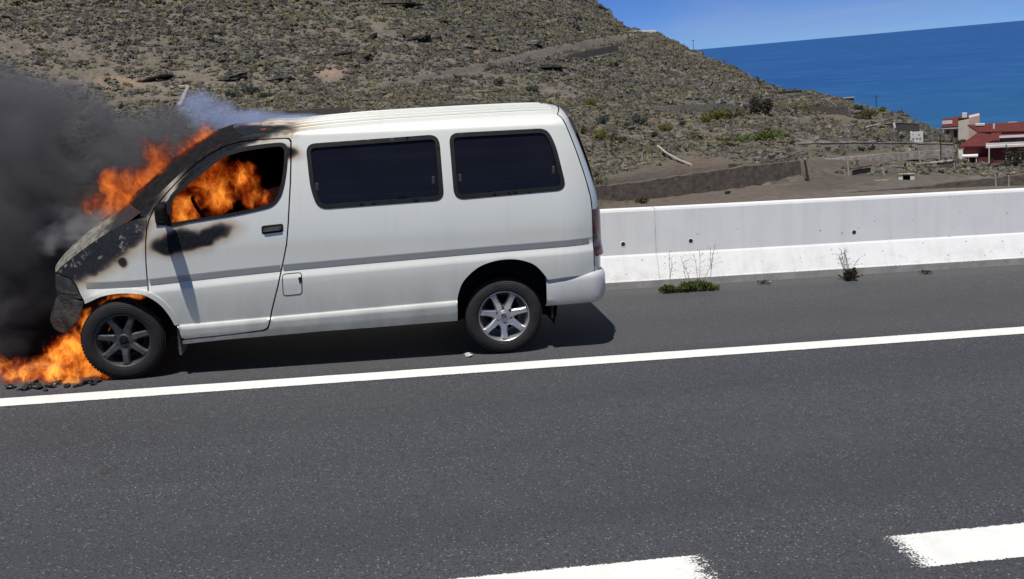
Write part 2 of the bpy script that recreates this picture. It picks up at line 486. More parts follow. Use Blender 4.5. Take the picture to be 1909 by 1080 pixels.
def panel_data(outline, holes=(), sp=.035, depth=.03, off=0., yfun=None):
    """skin panel from an (x,z) outline with holes; returns verts (van-local, near side), faces"""
    yf = yfun or sidey
    loops = [densify(outline, sp*.8)]+[densify(h, sp*.6) for h in holes]
    pts = []; edges = []
    for lp in loops:
        b = len(pts); pts += lp; edges += [(b+i, b+(i+1) % len(lp)) for i in range(len(lp))]
    P = np.array(outline); lo = P.min(0); hi = P.max(0)
    gx = np.arange(lo[0]+sp*.5, hi[0], sp)
    cand = []
    zrows = np.arange(lo[1]+sp*.5, hi[1], sp)
    for x in gx:
        zs, zl = float(zstr(x)), float(zsill(x))
        special = [zs-q for q in (-.016, -.006, 0, .006, .042, .050, .068, .087, .105, .115, .13, .15)]+[zl-q for q in (-.016, -.006, 0, .006, .022, .05, .09, .115, .14)]
        if hi[1] > 1.85: special += list(np.arange(1.80, hi[1], .013))
        rows = [z for z in zrows if all(abs(z-s) > sp*.45 for s in special)]+special
        cand += [(x, z) for z in rows]
    cand = np.array(cand)
    if len(cand):
        ok = inpoly(cand[:, 0], cand[:, 1], loops[0])
        for h in loops[1:]: ok &= ~inpoly(cand[:, 0], cand[:, 1], h)
        cand = cand[ok]
        for lp in loops:
            if len(cand): cand = cand[segdist(cand[:, 0], cand[:, 1], lp) > sp*.28]
        pts += [tuple(c) for c in cand]
    vo, eo, fo, *_ = delaunay_2d_cdt([Vector(p) for p in pts], edges, [], 0, 1e-6)
    V = np.array([tuple(v) for v in vo]); F = np.array([tuple(f) for f in fo])
    cen = V[F].mean(1)
    ok = inpoly(cen[:, 0], cen[:, 1], loops[0])
    for h in loops[1:]: ok &= ~inpoly(cen[:, 0], cen[:, 1], h)
    F = F[ok]
    y = yf(V[:, 0], V[:, 1])-off
    verts = VL((a, b, c) for (a, c), b in zip(V, y))
    ep = .004
    gx = (yf(V[:, 0]+ep, V[:, 1])-yf(V[:, 0]-ep, V[:, 1]))/(2*ep); gz = (yf(V[:, 0], V[:, 1]+ep)-yf(V[:, 0], V[:, 1]-ep))/(2*ep)
    nn = np.stack([gx, -np.ones(len(V)), gz], -1); nn /= np.linalg.norm(nn, axis=1)[:, None]; verts.nrm = nn
    faces = [tuple(f) for f in F]
    # orientation: outward = -y
    a, b, c = (np.array(verts[i]) for i in faces[0])
    if np.cross(b-a, c-a)[1] > 0: faces = [f[::-1] for f in faces]
    # flange
    ec = {}
    for f in faces:
        for i in range(3):
            e = (f[i], f[(i+1) % 3]); ec[e] = ec.get(e, 0)+1
    bnd = [e for e in ec if (e[1], e[0]) not in ec]
    top = {}; bot = {}
    for e in bnd:
        for i in e:
            if i not in top:
                top[i] = len(verts); verts.append(verts[i]); bot[i] = len(verts); verts.append((verts[i][0], verts[i][1]+depth, verts[i][2]))
    for a, b in bnd: faces.append((top[b], top[a], bot[a], bot[b]))
    return verts, faces
def both(name, verts, faces, mat, parent, smooth=True, label=None, mirror=True):
    o = meshobj(name, verts, faces, mat, parent, smooth=smooth)
    nr_ = getattr(verts, 'nrm', None)
    def setn(ob, sg):
        a = np.zeros((len(verts), 3)); a[:len(nr_)] = nr_*np.array((1, sg, 1)); ob.data.normals_split_custom_set_from_vertices([tuple(q) for q in a])
    if nr_ is not None and smooth: setn(o, 1)
    if label: o['label'] = label
    o2 = None
    if mirror:
        o2 = meshobj(name, [(x, -y, z) for x, y, z in verts], [f[::-1] for f in faces], mat, parent, smooth=smooth)
        if nr_ is not None and smooth: setn(o2, -1)
    return o, o2
def panel(name, outline, holes, mat, parent, mirror=True, label=None, **kw):
    v, f = panel_data(outline, holes, **kw)
    return both(name, v, f, mat, parent, True, label, mirror)

# -- van materials with the burn marks (albedo of soot and blistered paint, van coordinates)
def soot_nodes(k, v, blobs, warp=.055, wscale=5.):
    nz = k.noise(v, wscale, 2.2, .5, out='Color')
    w = k.vmath('ADD', v, k.vmath('MULTIPLY', k.vmath('SUBTRACT', nz, (.5, .5, .5)), (warp*2, warp, warp*2)))
    best = None
    for (x, z, rx, rz, ang) in blobs:
        nd = k.t.nodes.new('ShaderNodeMapping'); nd.vector_type = 'TEXTURE'
        k.set(nd, 'Vector', w); nd.inputs['Location'].default_value = (x, 0, z); nd.inputs['Rotation'].default_value = (0, -ang, 0)
        nd.inputs['Scale'].default_value = (rx, 1e6, rz)
        q = k.math('SUBTRACT', 1., k.vmath('LENGTH', nd.outputs[0]))
        best = q if best is None else k.math('MAXIMUM', best, q)
    return best           # >0 inside
def pxblob(px, py, rx, rz, ang=0.):
    x, z = side(px, py); return (x, z, rx*.0042, rz*.0042, math.radians(ang))
BLOBS = [pxblob(335, 450, 50, 20, 8), pxblob(385, 440, 46, 14, 12), pxblob(310, 458, 25, 16, 0),
         pxblob(190, 462, 75, 30, 30), pxblob(130, 505, 45, 26, 25), pxblob(235, 432, 42, 26, 25), pxblob(160, 490, 60, 22, 18), pxblob(228, 488, 10, 10, 0),
         pxblob(250, 392, 60, 24, 35), pxblob(395, 285, 75, 24, 38), pxblob(470, 256, 62, 11, 10), pxblob(430, 268, 50, 17, 25), pxblob(530, 285, 24, 11, -10), pxblob(352, 331, 30, 9, 42), pxblob(470, 247, 75, 12, 4), pxblob(440, 255, 60, 16, 15)]
def paint_mat(name, base, blobs=BLOBS):
    k = NT(name); v = k.coord(); s = k._sep(v)
    n = k.noise(v, 2.5, 4, .6); fine = k.noise(v, 30, 4, .7)
    col = k.mix(k.rng(n, .3, .7, 0, .6), base, tuple(c*.93 for c in base))
    # road film low on the flanks
    film = k.math('MULTIPLY', k.rng(s[2], .75, .28, 0, 1), k.rng(k.noise(k.scale(v, (3, 3, 1.2)), 1.5, 5, .65), .35, .75, .15, .8))
    col = k.mix(film, col, (.36, .335, .285))
    # vertical dirt runs
    run = k.rng(k.noise(k.scale(v, (14, 1, .7)), 1., 4, .6), .56, .8, 0, .16)
    col = k.mix(run, col, (.42, .40, .36))
    b = soot_nodes(k, v, blobs)
    bb = k.math('ADD', b, k.math('MULTIPLY', k.math('SUBTRACT', fine, .5), k.rng(s[0], .30, .15, .05, .30)))
    tan = k.rng(bb, -1.05, .05, 0, .9, True)
    col = k.mix(tan, col, (.52, .42, .29))
    brn = k.rng(bb, -.30, .16, 0, .9, True)
    col = k.mix(brn, col, (.10, .075, .055))
    blk = k.rng(bb, -.14, .34, 0, 1, True)
    char = k.mix(k.rng(fine, .35, .7), (.010, .011, .013), (.024, .026, .031))
    blister = k.rng(k.noise(v, 11, 6, .75), .565, .64, 0, .8)
    char = k.mix(k.math('MULTIPLY', blister, k.rng(s[0], .3, .1)), char, (.40, .385, .34))
    col = k.mix(blk, col, char)
    rough = k.rng(blk, 0, 1, .34, .5)
    nm = k.bump(k.math('MULTIPLY', k.noise(v, 45, 4, .7), blk), .006, .8)
    return k.pbr(col, rough, k.rng(blk, 0, 1, .12, 0), nm, k.math('SUBTRACT', .5, k.math('MULTIPLY', k.math('MULTIPLY', blk, k.rng(s[0], .2, .32)), .42)), coat=k.rng(blk, 0, .5, .5, 0))
M['paint'] = paint_mat('van_paint', (.755, .775, .705))
hoodbl = [(-.05, .95, .30, .5, 0), (.12, 1.2, .35, .3, 0), (-.42, .88, .10, .25, 0)]
def hood_mat():
    k = NT('burnt_hood'); v = k.coord(); fine = k.noise(v, 24, 5, .7); n = k.noise(v, 5, 5, .65)
    c = k.mix(k.rng(n, .35, .65), (.30, .29, .24), (.12, .115, .10))
    c = k.mix(k.rng(fine, .50, .60, 0, .9), c, (.03, .03, .033))
    x = k._sep(v)[0]
    c = k.mix(k.rng(k.math('ADD', x, k.math('MULTIPLY', n, .3)), .02, .16), c, (.016, .016, .018))
    return k.pbr(c, .6, 0, k.bump(fine, .012), .4)
M['hood'] = hood_mat()
M['strip'] = paint_mat('side_strip', (.29, .30, .29))
M['rubber'] = simple('black_rubber', (.009, .009, .010), .65, var=.3, spec=.3)
M['charred'] = simple('charred', (.009, .009, .010), .85, var=.6, scale=14, bump=.01, spec=.12)
M['burnplastic'] = simple('burnt_plastic', (.055, .054, .05), .6, var=.9, scale=9, bump=.012)
M['under'] = simple('underbody', (.02, .019, .018), .9, var=.5)
def glass_dark():
    k = NT('tinted_glass'); v = k.coord(); s = k._sep(v)
    c = k.mix(k.noise(v, 3, 3, .5), (.005, .0055, .008), (.011, .012, .016))
    return k.pbr(c, .06, 0, None, .35)
M['glass'] = glass_dark()
M['tyre'] = None
def tyre_mat(name, c):
    k = NT(name); v = k.coord(); n = k.noise(v, 12, 4, .65)
    s = k._sep(v); rad = k.math('SQRT', k.math('ADD', k.math('MULTIPLY', s[0], s[0]), k.math('MULTIPLY', s[2], s[2])))
    ring = k.math('SINE', k.math('MULTIPLY', rad, 420.))
    col = k.mix(k.rng(n, .3, .7), tuple(q*.7 for q in c), tuple(q*1.4 for q in c))
    return k.pbr(col, .8, 0, k.bump(ring, .002, .5), .35)
M['tyre'] = tyre_mat('tyre_rubber', (.020, .020, .021)); M['tyre_burnt'] = tyre_mat('tyre_burnt', (.014, .014, .0145))
M['alloy'] = simple('alloy', (.55, .555, .56), .32, .75, var=.12, scale=10)
M['alloy_burnt'] = simple('alloy_burnt', (.065, .065, .067), .5, .35, var=.45, scale=16, bump=.004)
M['dark'] = simple('matte_black', (.010, .010, .011), .8)
def lens(name, c): 
    k = NT(name); v = k.coord(); st = k.math('SINE', k.math('MULTIPLY', k._sep(v)[2], 300.))
    return k.pbr(k.mix(k.rng(st, -1, 1, 0, .35), c, tuple(q*.4 for q in c)), .22, 0, None, .4, coat=.15)
M['lens_red'] = lens('lens_red', (.085, .006, .009)); M['lens_grey'] = lens('lens_smoke', (.10, .09, .085)); M['lens_head'] = simple('burnt_lens', (.035, .036, .038), .25, var=.7, scale=12)

van = empty('burning_van', VANM, 'silver white passenger van with burning cab and scorched bonnet stopped on the shoulder', 'van')
V = van
def gapclose(pts): return pts
# door
door_out = sides([(274.5, 427), (279, 410), (288, 390), (311, 361.5), (330, 341), (348, 322.5), (368, 305), (387, 291.5), (407, 280), (427, 271), (448, 266), (468, 263.2), (490, 261.4), (512, 260), (531, 259.2), (538, 260.5), (541, 266),
                   (541, 300), (540, 340), (536, 416), (533, 455), (528.5, 478), (517.5, 531), (506, 577), (501.5, 602), (498, 609), (491, 613), (440, 620), (346, 630), (340, 628), (336, 612),
                   (329, 604), (318, 586), (302, 567.5), (288, 556), (279.5, 549.5), (276.5, 530), (274.8, 512), (273, 485), (272.6, 457)])
win_open = spline(sides([(318, 414), (319, 392), (324, 371), (345, 350), (369, 331), (411, 298), (432, 288.5), (453, 282.5), (480, 278), (505, 274.5), (521, 273.5), (528, 277), (530, 287), (528, 318), (522, 350), (515, 368), (503, 380), (479, 387.5), (440, 396), (400, 402.5), (350, 410.5)]), 3, True)
win_rub_out = spline(sides([(312, 421), (312, 388), (319, 365), (341, 344.5), (365, 325.5), (407, 292), (429, 282), (451, 276), (479, 271.5), (505, 268.5), (524, 267.5), (533, 272), (535.5, 286), (533, 320), (527, 353), (519.5, 371), (506, 384.5), (480, 392), (440, 400.5), (400, 407), (350, 415)]), 3, True)
fdoor, _ = panel('front_door', door_out, [win_rub_out], M['paint'], V, label='front door with soot-blackened patch under its burning window')
v_, f_ = panel_data(shrink(win_rub_out, -.005), [win_open], sp=.03, off=.005, depth=.007)
both('window_seal', v_, f_, M['rubber'], fdoor, True, None, False)
both('window_seal', [(x, -y, z) for x, y, z in v_], [f[::-1] for f in v_ and f_], M['rubber'], V, True, None, False)
# quarter plate where the mirror sits
qp = sides([(291, 421.5), (297, 397), (305, 382), (313, 373), (319, 371), (319, 414), (318, 419)])
v_, f_ = panel_data(qp, [], sp=.03, off=.008)
both('mirror_plate', v_, f_, M['rubber'], fdoor, True, None, False)
# door handle in its recess
hd = rounded(sides([(487, 421.5), (528, 417), (528.5, 432.5), (488, 437.5)]), .02)
v_, f_ = panel_data(hd, [], sp=.02, off=.002)
hp, _ = both('door_handle', v_, f_, M['rubber'], fdoor, True, None, False)
hb = rounded(sides([(491, 426), (525, 422), (525, 428), (491, 432.5)]), .008)
v_, f_ = panel_data(hb, [], sp=.015, off=.016, depth=.02)
both('handle_grip', v_, f_, M['burnplastic'], hp, True, None, False)
# fender
fend_out = sides([(104, 508), (116, 496), (130, 484), (150, 468.5), (172, 452.5), (195, 437.5), (217, 424.5), (240, 414), (258, 408), (272, 405), (272, 427), (270, 457), (270.5, 485), (272.2, 512), (274, 530), (276.5, 546.5),
                  (265, 546.5), (240, 544.5), (215, 545.5), (190, 550.5), (168, 560.5), (160, 564), (154, 556), (149, 546), (143, 531), (131, 518), (114, 512)])
fend, _ = panel('front_wing', fend_out, [], M['paint'], V, label='front wing burnt black along its top')
lip = sides(spline([(159, 566), (168, 562), (190, 552), (215, 547), (240, 546), (265, 548), (282, 554.5), (301.7, 568.5), (317, 587.5), (327, 605)], 4)+spline([(335, 603), (324, 581), (307, 561), (286, 546.5), (267, 540), (240, 538), (214, 539), (188, 544), (165, 554), (157, 558)], 4))
v_, f_ = panel_data(lip, [], sp=.02, off=.010, depth=.016); both('arch_trim', v_, f_, M['paint'], V)
# rear body side with two windows and wheel arch
w1 = rounded(sides([(571, 270), (817, 252), (826.5, 372), (594, 389.5), (580, 352)]), [.07, .08, .07, .09, .25], 7)
w2 = rounded(sides([(838, 250), (1019, 240.5), (1035, 272), (1055, 353), (848, 371.5)]), [.07, .08, .25, .08, .08], 7)
arch = spline([(852.5, 585), (852, 560), (855.5, 542), (863, 524.5), (879, 507), (898, 494), (923.5, 485.6), (949, 482.6), (972, 484.6), (995.5, 493), (1013, 510), (1020, 521)], 4)
side_out = sides([(545, 248), (600, 241.5), (700, 232), (850, 222), (960, 215.5), (1020, 212.5), (1038, 213.5), (1047, 221), (1056, 238), (1073, 281), (1090, 331), (1100, 368), (1103, 394), (1104, 421), (1105, 458), (1105.5, 480), (1106, 507), (1100, 510.5), (1060, 515)]
                 + arch[::-1]+[(852.5, 598), (700, 610), (600, 617), (500, 626), (420, 632.5), (352, 640), (341, 641), (341, 634.5), (346, 632.8), (440, 622.6), (493, 616), (501, 611.5), (504.3, 603), (508.5, 578), (520, 532), (531, 479), (535.5, 456), (538.7, 416), (542.7, 340), (543.8, 300), (543.8, 266)])
body, _ = panel('body_side', side_out, [w1, w2], M['paint'], V)
for w in (w1, w2):
    inner = shrink(w, .028)
    g_v, g_f = panel_data(shrink(w, .020), [], sp=.035, off=-.010, depth=.01)
    r_v, r_f = panel_data(shrink(w, -.006), [inner], sp=.03, off=.004, depth=.02)
    for sgn, host in ((1, body), (-1, V)):
        vv = [(x, y*sgn, z) for x, y, z in g_v]; ff = g_f if sgn > 0 else [f[::-1] for f in g_f]
        g = meshobj('window_glass', vv, ff, M['glass'], host, smooth=True)
        vv = [(x, y*sgn, z) for x, y, z in r_v]; ff = r_f if sgn > 0 else [f[::-1] for f in r_f]
        meshobj('window_rubber', vv, ff, M['rubber'], host, smooth=True)
M['latch'] = simple('latch_grey', (.05, .052, .056), .5)
for px, py in ((591, 349), (808, 336), (858, 332), (1032, 317)):
    x, z = side(px, py); y = float(sidey(x, z))+.008
    bm = bmesh.new(); box(bm, (x-.012, y-.006, z-.03), (x+.012, y+.004, z+.03)); bmobj('window_latch', bm, M['latch'], body, bevel=.004)
M['ledge'] = simple('ledge_grey', (.045, .047, .05), .5)
for (pa, pb) in (((600, 367), (818, 358)), ((858, 345), (1040, 333))):
    a = side(*pa); b = side(*pb)
    vs = []; fs = []
    for i in range(13):
        x = a[0]+(b[0]-a[0])*i/12; z = a[1]+(b[1]-a[1])*i/12; y = float(sidey(x, z))+.0105
        vs += [(x, y, z-.003), (x, y, z+.003)]
        if i: fs.append((2*i-2, 2*i, 2*i+1, 2*i-1))
    meshobj('window_rail', vs, fs, M['ledge'], body)
# fuel flap
ff_o = rounded(sides([(525.5, 510.5), (563, 507), (564.5, 548), (528, 551.5)]), .03, 5)
v_, f_ = panel_data(ff_o, [shrink(ff_o, .007)], sp=.02, off=.0015, depth=.004)
both('fuel_flap_gap', v_, f_, M['rubber'], body, True, None, False)
v_, f_ = panel_data(shrink(ff_o, .007), [], sp=.03, off=.003, depth=.004)
fl_, _ = both('fuel_flap', v_, f_, M['paint'], body, True, None, False)
bm = bmesh.new(); x, z = side(560, 519); y = float(sidey(x, z)); cyl(bm, (x, y-.002, z), (x, y-.006, z), .015, seg=12); box(bm, (x-.01, y-.005, z-.035), (x+.004, y-.002, z-.01))
bmobj('flap_chip', bm, M['rubber'], fl_)
# grey side moulding in the crease, per panel
for name, x0, x1, host in (('fender', -.25, .236, fend), ('door', .256, 1.238, fdoor), ('body', 1.262, 3.70, body)):
    vs = []; fs = []; n = max(4, int((x1-x0)/.06))
    for i in range(n+1):
        x = x0+(x1-x0)*i/n; z0 = float(zstr(x))
        for dz in (-.002, -.046): vs.append((x, float(sidey(x, z0+dz))-.004, z0+dz))
        if i: fs.append((2*i-2, 2*i, 2*i+1, 2*i-1))
    both('side_moulding', vs, fs, M['strip'], host, False, None, False)
    both('side_moulding', [(x, -y, z) for x, y, z in vs], [f[::-1] for f in fs], M['strip'], V, False, None, False)
# transverse lofts -----------------------------------------------------------
def loft(name, edge, bulge, mat, parent, ny=22, power=2.4, tuck=0., off=0., smooth=True, ywide=None, lo=-1., hi=1., thick=0):
    """edge: (x,z) along one side; bulge(s)->(dx,dz) added at the centre line"""
    vs = []; fs = []
    n = len(edge)
    for i, (x, z) in enumerate(edge):
        s = i/(n-1); e = -float(sidey(x, z)) if ywide is None else ywide
        e -= tuck
        dx, dz = bulge(s)
        pw = power(s) if callable(power) else power
        for j in range(ny+1):
            q = lo+(hi-lo)*j/ny
            w = 1-abs(q)**pw
            vs.append((x+dx*w, e*q, z+dz*w))
    for i in range(n-1):
        for j in range(ny):
            a = i*(ny+1)+j; fs.append((a, a+1, a+ny+2, a+ny+1))
    o = meshobj(name, vs, fs, mat, parent, smooth=smooth)
    if off or thick:
        sm = o.modifiers.new('solid', 'SOLIDIFY'); sm.thickness = thick or .01; sm.offset = -1
    return o
# roof with ribs: edge = top rail
roof_edge = sides([(488, 243.5), (505, 243.5), (520, 243.8), (545, 247)])
re_px = [(425, 263), (448, 253.5), (470, 247.5), (489, 243.5), (515, 240.8), (545, 238.5), (600, 234.5), (700, 226.5), (850, 217.5), (960, 211.3), (1020, 208.8), (1036, 209.5)]
roof_edge = spline(sides([(455, 254.6), (475, 251), (495, 249.3), (520, 248.7), (545, 248.9), (600, 242.4), (700, 232.9), (850, 222.9), (960, 216.4), (1020, 213.5), (1038, 214.8)]), 5)
def roof_b(s):
    return (-.14*(1-min(1, s/.25)) + .075*max(0, (s-.85)/.15)**1.5, .066+.012*math.sin(math.pi*s))
roof = loft('roof', roof_edge, roof_b, M['paint'], V, 60, 3.0, tuck=.010)
for q in (-.80, -.66, -.5, -.3, .3, .5, .66, .80):
    vs = []; fs = []
    n = len(roof_edge); k = 0
    for i, (x, z) in enumerate(roof_edge):
        s = i/(n-1)
        if s < .18 or s > .94: continue
        e = -float(sidey(x, z)); dx, dz = roof_b(s)
        for dq, dzz in ((-.013, 0), (-.008, .007), (.008, .007), (.013, 0)):
            w = 1-abs(q+dq)**3.0
            vs.append((x+dx*w, e*(q+dq), z+dz*w+dzz+.0005))
        if k:
            for c in range(3): fs.append((4*k-4+c, 4*k+c, 4*k+1+c, 4*k-3+c))
        k += 1
    meshobj('roof_rib', vs, fs, M['paint'], roof, smooth=False)
# A pillar / cant rail between door and roof
ap_out = sides([(262, 404), (262, 394), (280, 376), (300, 358), (322, 337), (343, 317), (362, 302), (381, 289), (400, 276), (418, 266.5), (436, 259), (455, 253.5), (475, 250), (495, 248.3), (520, 247.7), (544, 247.4), (543.8, 263), (540, 257.5),
                (531, 257), (512, 257.8), (490, 259.2), (468, 261), (448, 263.8), (427, 268.8), (406, 277.8), (386, 289.5), (367, 303), (347, 320.5), (329, 339), (309, 360), (286, 388.5), (277, 408), (273, 425), (273.3, 404.5)])
panel('windscreen_pillar', ap_out, [], M['paint'], V, label='fire-blackened windscreen pillar', sp=.025)
pl_out = sides([(268, 402), (300, 360), (343, 319), (381, 291), (418, 268.5), (455, 255.5), (495, 250.3), (541, 250)])+win_open[::-1][0:0]+sides([(541, 266), (530, 272), (505, 271), (479, 274), (452, 279), (430, 285), (409, 295), (367, 328), (343, 347), (321, 368), (315, 390), (314, 418), (285, 422)])
v_, f_ = panel_data(pl_out, [], sp=.04, off=-.045, depth=.01); both('pillar_liner', v_, f_, M['charred'], V)
v_, f_ = panel_data(win_open, [], sp=.05, off=-.012, depth=.005)
meshobj('window_glass', [(x, -y, z) for x, y, z in v_], [f[::-1] for f in f_], M['charred'], V, smooth=True)
cw = sides([(225, 424), (245, 409), (262, 396), (285, 372), (300, 366), (288, 400), (278, 432), (250, 428)])
v_, f_ = panel_data(cw, [], sp=.03, off=-.025, depth=.01); both('cowl', v_, f_, M['charred'], V)
ws_edge = spline(sides([(262, 395.5), (280, 376), (300, 358), (322, 337), (343, 317), (362, 302), (381, 289), (400, 276), (418, 266.5), (436, 259), (455, 253)]), 3)
loft('windscreen', ws_edge, lambda s: (-.20+.06*s, .05+.016*s), M['charred'], V, 40, 3.0)
hood_edge = spline(sides([(104, 508), (116, 496), (130, 484), (150, 468.5), (172, 452.5), (195, 437.5), (217, 424.5), (240, 412), (262, 396)]), 3)
loft('bonnet', hood_edge, lambda s: (-.07-.13*s, .035+.015*s), M['hood'], V, 40, 3.0)
# nose: grille panel between headlamps, under the bonnet lip
e0 = hood_edge[0]
nose = [(e0[0]+.0, e0[1]-.002), (e0[0]+.005, e0[1]-.05), (e0[0]+.012, e0[1]-.12), (e0[0]+.02, e0[1]-.20)]
loft('grille', nose, lambda s: (-.07, .035*(1-s)), M['charred'], V, 20, 3.0)
# headlamp near/far
hl = sides([(104, 510), (113, 514), (130, 520), (141.5, 533), (147.5, 547), (152, 557), (130, 556), (107.5, 549), (103.5, 530)])
panel('headlight', hl, [], M['lens_head'], V, sp=.02, off=.004, label='soot-covered front headlight')
hb2 = sides([(106, 541), (146, 546), (147, 549), (107, 544.5)])
panel('headlight_trim', hb2, [], M['burnplastic'], V, sp=.02, off=.009)
# front bumper: a sagging burnt shell
bp = sides(spline([(109, 551), (130, 557), (151, 561), (155, 566), (152, 580), (146, 594), (138, 605), (125, 619), (109, 617), (99, 608), (94, 594), (100, 573)], 3, True))
panel('front_bumper', bp, [], M['burnplastic'], V, sp=.02, off=.01, label='half melted blackened front bumper')
bx = sides([(109, 552), (100, 575), (95, 594), (100, 607)])
loft('bumper_face', bx, lambda s: (-.06, -.02), M['burnplastic'], V, 18, 3.0)
# rear hatch
hatch_edge = spline(sides([(1040, 213.5), (1049, 221), (1058, 238), (1075, 281), (1092, 331), (1102, 368), (1105, 394), (1106, 421), (1107, 458), (1107.5, 480), (1108, 507)]), 3)
loft('tailgate', hatch_edge, lambda s: (.075+.03*min(1, s*1.5), .066*max(0, 1-s*5)), M['paint'], V, 60, lambda s: 3.0+5.*min(1, s*4))
he = hatch_edge[4:15]
loft('rear_window', he, lambda s: (.112, .01), M['glass'], V, 20, 8.0, lo=-.84, hi=.84)
# tail lamps: wrap the rear corners
te = spline(sides([(1104, 391), (1105.5, 421), (1107, 455), (1108, 465), (1110, 477)]), 4)
def lamp(sgn):
    segs = [('tail_light', 0, .36, M['lens_red']), ('tail_light_lens', .36, .58, M['lens_grey']), ('tail_light_lens', .58, 1.0, M['lens_red'])]
    root = None
    for nm, a, b, mat in segs:
        vs = []; fs = []; n = 10
        ks = np.linspace(a, b, n+1); ti = np.linspace(0, 1, len(te))
        for i, s in enumerate(ks):
            x = np.interp(s, ti, [p[0] for p in te]); z = np.interp(s, ti, [p[1] for p in te]); e = -float(sidey(x, z))
            for j in range(9):
                q = 1.012-.24*(j/8)**1.6
                w = 1-(q/1.012)**8
                vs.append((x-.004+.125*w, sgn*(e*q), z))
            if i:
                for j in range(8):
                    f = ((i-1)*9+j, (i-1)*9+j+1, i*9+j+1, i*9+j); fs.append(f if sgn < 0 else f[::-1])
        o = meshobj(nm, vs, fs, mat, root or V, smooth=True)
        root = root or o
lamp(-1); lamp(1)
# rear bumper sweep
bprof = [(-.05, .655), (-.006, .648), (.012, .635), (.022, .60), (.022, .46), (.012, .42), (-.02, .392), (-.10, .375)]
path = [(3.335, -HW+.015), (3.45, -HW+.012), (3.58, -HW+.012)]
for i in range(9):
    t = i/8*math.pi/2; path.append((3.70+.135*math.sin(t), -HW+.017+.145*(1-math.cos(t))))
path += [(3.845, -.45), (3.85, 0), (3.845, .45)]
path += [(x, -y) for x, y in path[:12][::-1]]
vs = []; fs = []
for i, (x, y) in enumerate(path):
    a = np.array(path[max(0, i-1)]); b = np.array(path[min(len(path)-1, i+1)]); t = (b-a)/np.linalg.norm(b-a); nx, ny = t[1], -t[0]
    for o_, z in bprof:
        zz = z-.040*max(0, (3.85-x)/.515)*(1 if z > .5 else .35)
        vs.append((x+nx*o_, y+ny*o_, zz))
    kq = len(bprof)
    if i:
        for q in range(kq-1): fs.append(((i-1)*kq+q, (i-1)*kq+q+1, i*kq+q+1, i*kq+q))
M['bumper'] = paint_mat('bumper_paint', (.60, .61, .60), [(-9, 0, .1, .1, 0)])
o = meshobj('rear_bumper', vs, fs, M['bumper'], V, smooth=True)
sm = o.modifiers.new('solid', 'SOLIDIFY'); sm.thickness = .012
# floor, inner wheel wells, bulkheads
bm = bmesh.new()
box(bm, (-.30, -.80, .30), (.0, .80, .34)); box(bm, (.42, -.80, .30), (2.55, .80, .36)); box(bm, (3.40, -.80, .40), (3.70, .80, .5)); box(bm, (-.1, -.45, .24), (3.5, .45, .42))
bmobj('floor_pan', bm, M['under'], V)
for cx, r, hw in ((0., .405, .70), (2.985, .405, .72)):
    for sgn in (-1, 1):
        vs = []; fs = []; n = 18
        for i in range(n+1):
            t = math.pi*(-.12+1.24*i/n)
            x = cx+.03+r*math.cos(t)*1.02; z = .365+r*math.sin(t)
            yo = -float(sidey(x, max(z, .3)))-.02
            vs += [(x, sgn*yo, z), (x, sgn*.52, z)]
            if i: fs.append((2*i-2, 2*i, 2*i+1, 2*i-1))
        vs.append((cx, sgn*.52, .36)); c = len(vs)-1
        for i in range(n): fs.append((2*i+1, 2*i+3, c))
        meshobj('wheel_well', vs, fs, M['dark'], V)
# mud flaps
for px0, px1, pyt, pyb, in ((329, 341, 606, 660), (1027, 1037, 545, 592)):
    a = side(px0, pyt); b = side(px1, pyb)
    for sgn in (-1, 1):
        bm = bmesh.new(); box(bm, (a[0], -.87, b[1]), (a[0]+.02, -.62, a[1]))
        if px0 < 500: box(bm, (a[0]+.02, -.885, b[1]+.04), (b[0], -.84, a[1]))
        bmesh.ops.scale(bm, vec=(1, -sgn, 1), verts=bm.verts)
        bmobj('mud_flap', bm, M['burnplastic'] if px0 < 500 else M['rubber'], V, bevel=.006)
